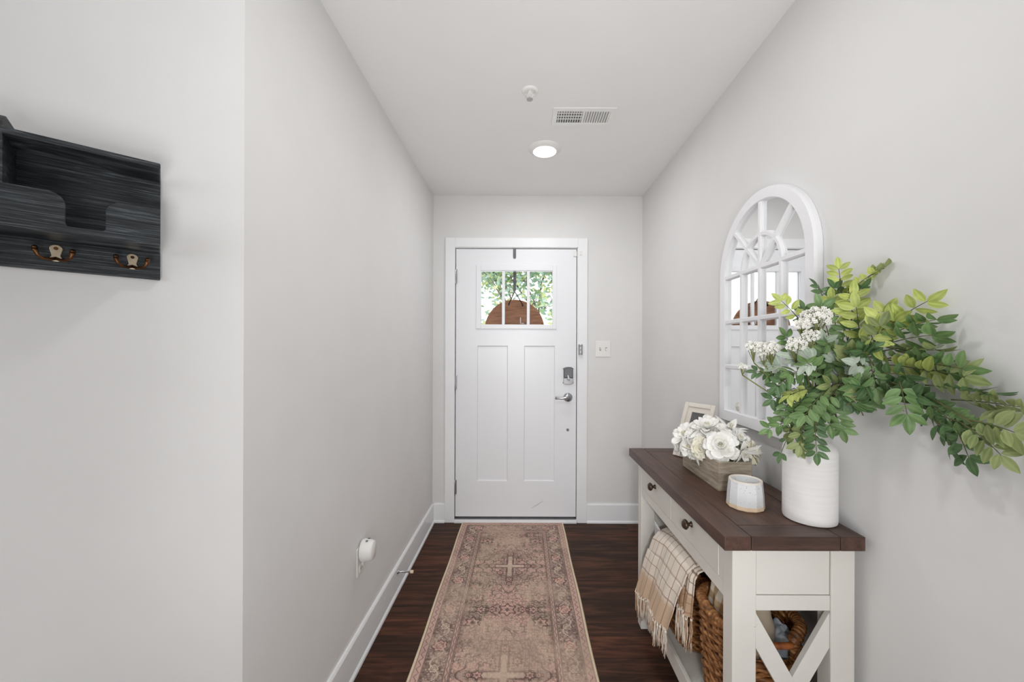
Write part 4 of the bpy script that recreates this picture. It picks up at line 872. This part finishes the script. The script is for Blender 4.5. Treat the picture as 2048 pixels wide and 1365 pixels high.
umbel('largest white umbel flower head at the top centre of the bouquet', [(1632, 636, 1.03, 27, 170, 1), (1606, 648, 1.02, 16, 70, 1)])
umbel('white umbel flower head just below the largest one', [(1622, 672, 1.01, 17, 60, 1), (1592, 690, 1.02, 19, 85, 1)])
umbel('greenish white flower head at the far left of the bouquet', [(1508, 694, 1.10, 16, 70, 1), (1543, 696, 1.08, 17, 80, 1), (1528, 706, 1.09, 12, 40, 1)])
umbel('tiny lone white flower tuft lowest at the left in front of the mirror', [(1485, 732, 1.12, 9, 34, 1)])

# ---------------------------------------------------------------- wicker baskets on the lower shelf
def sel(th, hx, hy, e=2.9):
    c, s = math.cos(th), math.sin(th); return (math.copysign(abs(c)**(2/e), c)*hx, math.copysign(abs(s)**(2/e), s)*hy)
def basket(name, label, c, hx, hy, zt, seed, group=None):
    r_ = random.Random(seed); t = thing(name, label, 'basket', c)
    z0 = c[2]+.001; H_ = zt-z0; NS = 150; hole = lambda th, z: (abs(sel(th, 1, 1)[0]) < .52 and math.sin(th) < -.3 and zt-.078 < z < zt-.004)
    body = MB(); rows = 25
    tap = lambda z: .84+.16*((z-z0)/H_)**.8-(0.05*(1-(z-z0)/.03)**2 if z < z0+.03 else 0)
    for k in range(rows):
        z = z0+.008+(H_-.018)*k/(rows-1); runs = [[]]; ph = r_.random()*6; f = tap(z); rad = r_.uniform(.0060, .0078)
        for i in range(NS+1):
            th = 2*PI*i/NS; x, y = sel(th, hx*f, hy*f); of = 1+.035*math.sin(th*17+PI*k)+.008*math.sin(th*7+ph); zz = z+.0022*math.sin(th*5+ph)+.0015*math.sin(th*23+ph*2)
            if hole(th, z): 
                if runs[-1]: runs.append([])
            else: runs[-1].append(Vector((c[0]+x*of, c[1]+y*of, zz)))
        for rn in runs:
            if len(rn) > 2: body.tube(rn, rad, n=6)
    body.build('woven_body', M['wicker'], t, smooth=True)
    sh = MB(); nz_ = 26
    vs = []; 
    for j in range(nz_+1):
        z = z0+H_*j/nz_; f = tap(z)*.955
        for i in range(NS): x, y = sel(2*PI*i/NS, hx*f, hy*f); vs.append((c[0]+x, c[1]+y, z))
    fs = [(j*NS+i, j*NS+(i+1) % NS, (j+1)*NS+(i+1) % NS, (j+1)*NS+i) for j in range(nz_) for i in range(NS) if not hole(2*PI*(i+.5)/NS, z0+H_*(j+.5)/nz_)]
    fs.append(tuple(range(NS))); sh.add(vs, fs); sh.build('inner_weave', M['wicker'], t, smooth=True)
    rim = MB(); pts = []; rr = []; M_ = 420
    for i in range(M_+1):
        th = -PI/2+.02+(2*PI-.04)*i/M_; x, y = sel(th, hx, hy)
        if abs(x) < hx*.5 and y < 0: continue
        near = max(0, 1-abs(abs(x)-hx*.5)/(hx*.35)) if y < 0 else 0
        pts.append(Vector((c[0]+x, c[1]+y, zt-.022*near*near))); rr.append(.0155*(1+.10*math.sin(i*.95)))
    rim.tube(pts, rr, n=12)
    for s_ in (-1, 1):
        xs = c[0]+s_*hx*.55; ys = c[1]-hy*.985; P = [Vector((xs-s_*.002, ys, zt-.020-.0018*k)) for k in range(34)]; rim.tube(P, [.0115*(1+.14*math.sin(k*1.1)) for k in range(34)], n=10)
    rim.build('braided_rim', M['wicker'], t, smooth=True)
    hd = MB(); hd.tube([Vector((c[0]+hx*.56*a, c[1]-hy*1.0-.002*(1-a*a), zt-.026)) for a in (-1, -.5, 0, .5, 1)], .0088, n=12); hd.build('handle', M['handle'], t, smooth=True)['label'] = 'reddish brown bar handle'
SZ = .178
basket('wicker_basket', 'brown wicker basket with a checked cushion, nearest on the lower shelf', (.694, 1.208, SZ), .121, .117, .503, 1)
basket('wicker_basket', 'brown wicker basket under the plaid throw, at the far side of the shelf', (.700, 1.555, SZ), .121, .135, .492, 2)
def setcol(o, cols):
    ca = o.data.color_attributes.new('Col', 'FLOAT_COLOR', 'POINT'); ca.data.foreach_set('color', np.concatenate([cols.reshape(-1, 3), np.ones((cols.size//3, 1))], 1).reshape(-1).astype(np.float32))
# checked cushion
n = 90; cc = Vector((.669, 1.210, .405)); hx_, hy_, hz_ = .078, .094, .212
def pil(u, v, s):
    th = (1-abs(u)**3.2)*(1-abs(v)**3.2); th = max(0, th)**.5; wr = .004*math.sin(u*9+v*4)+.003*math.sin(v*13-u*5)
    return cc+Vector((s*(hx_*th+wr*th), u*hy_*(1-.06*v*v), v*hz_*(1-.06*u*u)))
q = MB(); q.grid([[pil(i/n*2-1, j/n*2-1, -1) for j in range(n+1)] for i in range(n+1)]); 
U, V = np.meshgrid(np.linspace(-1, 1, n+1), np.linspace(-1, 1, n+1), indexing='ij')
s1 = ((U*hy_/.052) % 1) < .5; s2 = ((V*hz_/.052) % 1) < .5
col = np.ones(U.shape+(3,))*L3(232, 222, 204); col = np.where((s1 ^ s2)[..., None], L3(198, 170, 134), col); col = np.where((s1 & s2)[..., None], L3(158, 120, 82), col)
t = thing('checked_cushion', 'tan and cream checked cushion standing in the nearest basket', 'cushion', tuple(cc-Vector((0, 0, hz_))))
o = q.build('cushion_front', M['weave'], t, smooth=True, fix=False); setcol(o, col)
q = MB(); q.grid([[pil(i/n*2-1, j/n*2-1, 1) for j in range(n+1)] for i in range(n+1)]); q.build('cushion_back', M['beige_cloth'], t, smooth=True, fix=False)['label'] = 'plain beige back'
# crumpled cloths
def crumple(name, label, cat, c, r, m, seed, sc=(1, 1, 1), amp=.35, group=None):
    bm = bmesh.new(); bmesh.ops.create_icosphere(bm, subdivisions=5, radius=1); rs = random.Random(seed); W = [(Vector((rs.uniform(-1, 1), rs.uniform(-1, 1), rs.uniform(-1, 1))).normalized()*rs.uniform(2, 9), rs.random()*6) for _ in range(12)]
    q = MB(); vs = []
    for v in bm.verts:
        d = sum(abs(math.sin(w.dot(v.co)+p))/w.length for w, p in W)*amp; vs.append(Vector(c)+Vector((v.co.x*sc[0], v.co.y*sc[1], v.co.z*sc[2]))*r*(.75+d))
    q.add(vs, [tuple(v.index for v in f.verts) for f in bm.faces]); bm.free()
    return tag(q.build(name, m, None, smooth=True, loc=tuple(c)), label, cat)
crumple('folded_blanket', 'dark blanket bundled inside the far basket beside the plaid throw', 'blanket', (.728, 1.51, .468), .105, M['black_cloth'], 4, (.62, .85, 1.25))
crumple('crumpled_cloth', 'pale blue and white cloth stuffed beside the cushion in the nearest basket', 'cloth', (.772, 1.165, .385), .036, M['pale_blue_cloth'], 9, (.55, 1.2, 2.0))
# plaid throw with fringe
t = thing('plaid_throw', 'cream and brown plaid throw with long fringe draped over the far basket', 'throw', (.53, 1.55, .25))
def thr(s, f, pan):
    # s 0 near ..1 far, f 0 inside the basket .. 1 bottom hem
    if pan == 0:
        key = [(0, .668, .50), (.10, .648, .570), (.19, .612, .592), (.27, .580, .580), (.34, .560, .552), (.60, .536, .44), (.80, .522, .35), (1, .513, .285)]; yn = 1.315+.10*max(0, f-.25)/.75; yf = 1.665+.085*max(0, f-.25)/.75
    else:
        key = [(0, .660, .50), (.12, .640, .560), (.22, .606, .580), (.32, .578, .566), (.42, .566, .54), (.75, .560, .455), (1, .557, .405)]; yn = 1.275+.035*f; yf = 1.39-.0*f
    for (a, x0, z0_), (b, x1, z1_) in zip(key, key[1:]):
        if f <= b: k = (f-a)/(b-a); k = k*k*(3-2*k)*.4+k*.6; x, z = x0+(x1-x0)*k, z0_+(z1_-z0_)*k; break
    y = yn+(yf-yn)*s; g = max(0, f-.2); x += (.010*math.sin(s*11+1.2)+.005*math.sin(s*23))*g
    z += -.040*s*g*(pan == 0)-(.030*s*s if pan == 0 else 0)*(1-max(0, f-.3)*.6)+(-.05*(s-.4)**2 if pan == 0 else 0)*(f < .5)
    z -= .020*math.sin(s*9)*max(0, f-.7)
    return Vector((x, y, z))
def cl(pan, n1, n2):
    S, T = np.meshgrid(np.linspace(0, 1, n1+1), np.linspace(0, 1, n2+1), indexing='ij'); c = np.ones(S.shape+(3,))*L3(243, 232, 218)
    br = L3(150, 112, 80)
    if pan == 0:
        hem = sm(.70, .76, T+.03*np.sin(S*60)*0+.035*np.abs(((S*14) % 1)-.5))
        c = lerp3(c, hem*.8, L3(214, 182, 150))
        c = lerp3(c, line(((S*8.2+.3) % 1)-.5, .035)*.85, br); c = lerp3(c, line(((T*9+.2) % 1)-.5, .04)*.8*(1-hem), br); c = lerp3(c, (T < .2)*.5, L3(190, 186, 184))
    else:
        c = lerp3(c, line(((S*6) % 1)-.5, .13)*.85, br); c = lerp3(c, line(((T*7) % 1)-.5, .06)*.8, L3(110, 84, 66)); c = lerp3(c, sm(.6, .7, T)*.7, L3(176, 132, 88))
    return c
for pan, nm, n1, n2 in ((0, 'draped_panel', 110, 110), (1, 'side_fold', 50, 80)):
    q = MB(); q.grid([[thr(i/n1, j/n2, pan) for j in range(n2+1)] for i in range(n1+1)]); o = q.build(nm, M['weave'], t, smooth=True, fix=False, solid=.003); setcol(o, cl(pan, n1, n2))
M['fringe_cream'] = mat('cream_yarn', srgb(226, 212, 196), srgb(238, 228, 214), scale=60, rough=.95); M['fringe_brown'] = mat('brown_yarn', srgb(160, 118, 84), srgb(184, 144, 108), scale=60, rough=.95)
rnd = random.Random(5); q = MB()
for pan, cnt, ln in ((0, 26, .082), (1, 9, .10)):
    for k in range(cnt):
        s = (k+.5)/cnt; b = thr(s, 1, pan)+Vector((0, 0, .002)); kn = b+Vector((-.002, rnd.uniform(-.003, .003), -.010)); q.cur = 0; q.ico(kn, .0052, 1, (1, 1, 1.2))
        tipd = Vector((rnd.uniform(-.006, .004), rnd.uniform(-.008, .008), -ln*rnd.uniform(.85, 1.15)))
        for j in range(7):
            q.cur = 1 if (j+k) % 3 == 0 else 0; o1 = Vector((rnd.uniform(-.004, .004), rnd.uniform(-.006, .006), 0)); o2 = Vector((rnd.uniform(-.005, .005), rnd.uniform(-.010, .010), rnd.uniform(-.008, .008)))
            p0 = b+o1*.8; q.tube([p0, kn+o1*.3, kn+tipd*.35+o1*1.2, kn+tipd*.7+o2*.6+o1*.5, kn+tipd+o2], [.0021, .0021, .0019, .0017, .0010], n=4)
q.cur = 0; q.build('fringe', [M['fringe_cream'], M['fringe_brown']], t, smooth=True)

# ---------------------------------------------------------------- tree outside the door window
rnd = random.Random(3)
t = thing('garden_tree', 'green leafy tree outside seen through the front door window', 'tree', (.6, 6.3, -.2))
tr = MB(); lf = MB(); tips = []
def grow(p, d, L, r, dep):
    e = p+d*L; mid = (p+e)/2+Vector((rnd.uniform(-.03, .03), 0, rnd.uniform(-.03, .03))); tr.tube([p, mid, e], [r, r*.85, r*.7], n=6)
    if dep > 1: tips.append(mid); tips.append(e)
    if dep < 5:
        for _ in range(3 if dep < 4 else 2):
            a = Vector((rnd.uniform(-1, 1), rnd.uniform(-.7, .7), rnd.uniform(-.25, .9))); grow(e, (d*.8+a*.75).normalized(), L*rnd.uniform(.62, .82), r*.6, dep+1)
grow(Vector((.6, 6.3, -.2)), Vector((-.12, 0, 1)), 1.25, .05, 0)
for _ in range(75):
    e = Vector((rnd.uniform(-1.3, 1.2), 6.3+rnd.uniform(-.5, .5), rnd.uniform(1.55, 2.9))); b = min(tips[:], key=lambda w: (w-e).length); tr.tube([b, (b+e)/2+Vector((0, 0, .03)), e], [.008, .006, .003], n=5); tips.append(e); tips.append((b+e)/2)
for p in tips:
    for k in range(11):
        o1 = Vector((rnd.gauss(0, .10), rnd.gauss(0, .10), rnd.gauss(0, .09))); d = Vector((rnd.uniform(-1, 1), rnd.uniform(-1, 1), rnd.uniform(-.7, .5))).normalized()
        lf.cur = rnd.choice([0, 1, 1, 2]); leaflet(lf, p+o1, d, Vector((rnd.uniform(-.6, .6), -1, rnd.uniform(-.2, .9))).normalized(), rnd.uniform(.06, .10), rnd.uniform(.034, .05))
M['oleaf'] = leafmat('garden_leaf', srgb(120, 160, 112), srgb(156, 188, 140)); M['oleaf2'] = leafmat('garden_leaf_grey', srgb(132, 168, 150), srgb(170, 196, 178)); M['oleaf3'] = leafmat('garden_leaf_yellow', srgb(180, 190, 112), srgb(206, 214, 150))
lf.cur = 0; tr.build('trunk_and_branches', M['bark'], t, smooth=True); lf.build('crown', [M['oleaf'], M['oleaf2'], M['oleaf3']], t, fix=False)
struct(boxo('floor_porch', (-4, YB+.161, -.3), (4, 9.0, -.2), mat('pale_porch_concrete', srgb(190, 188, 184), srgb(204, 202, 198), scale=8, rough=.9)))
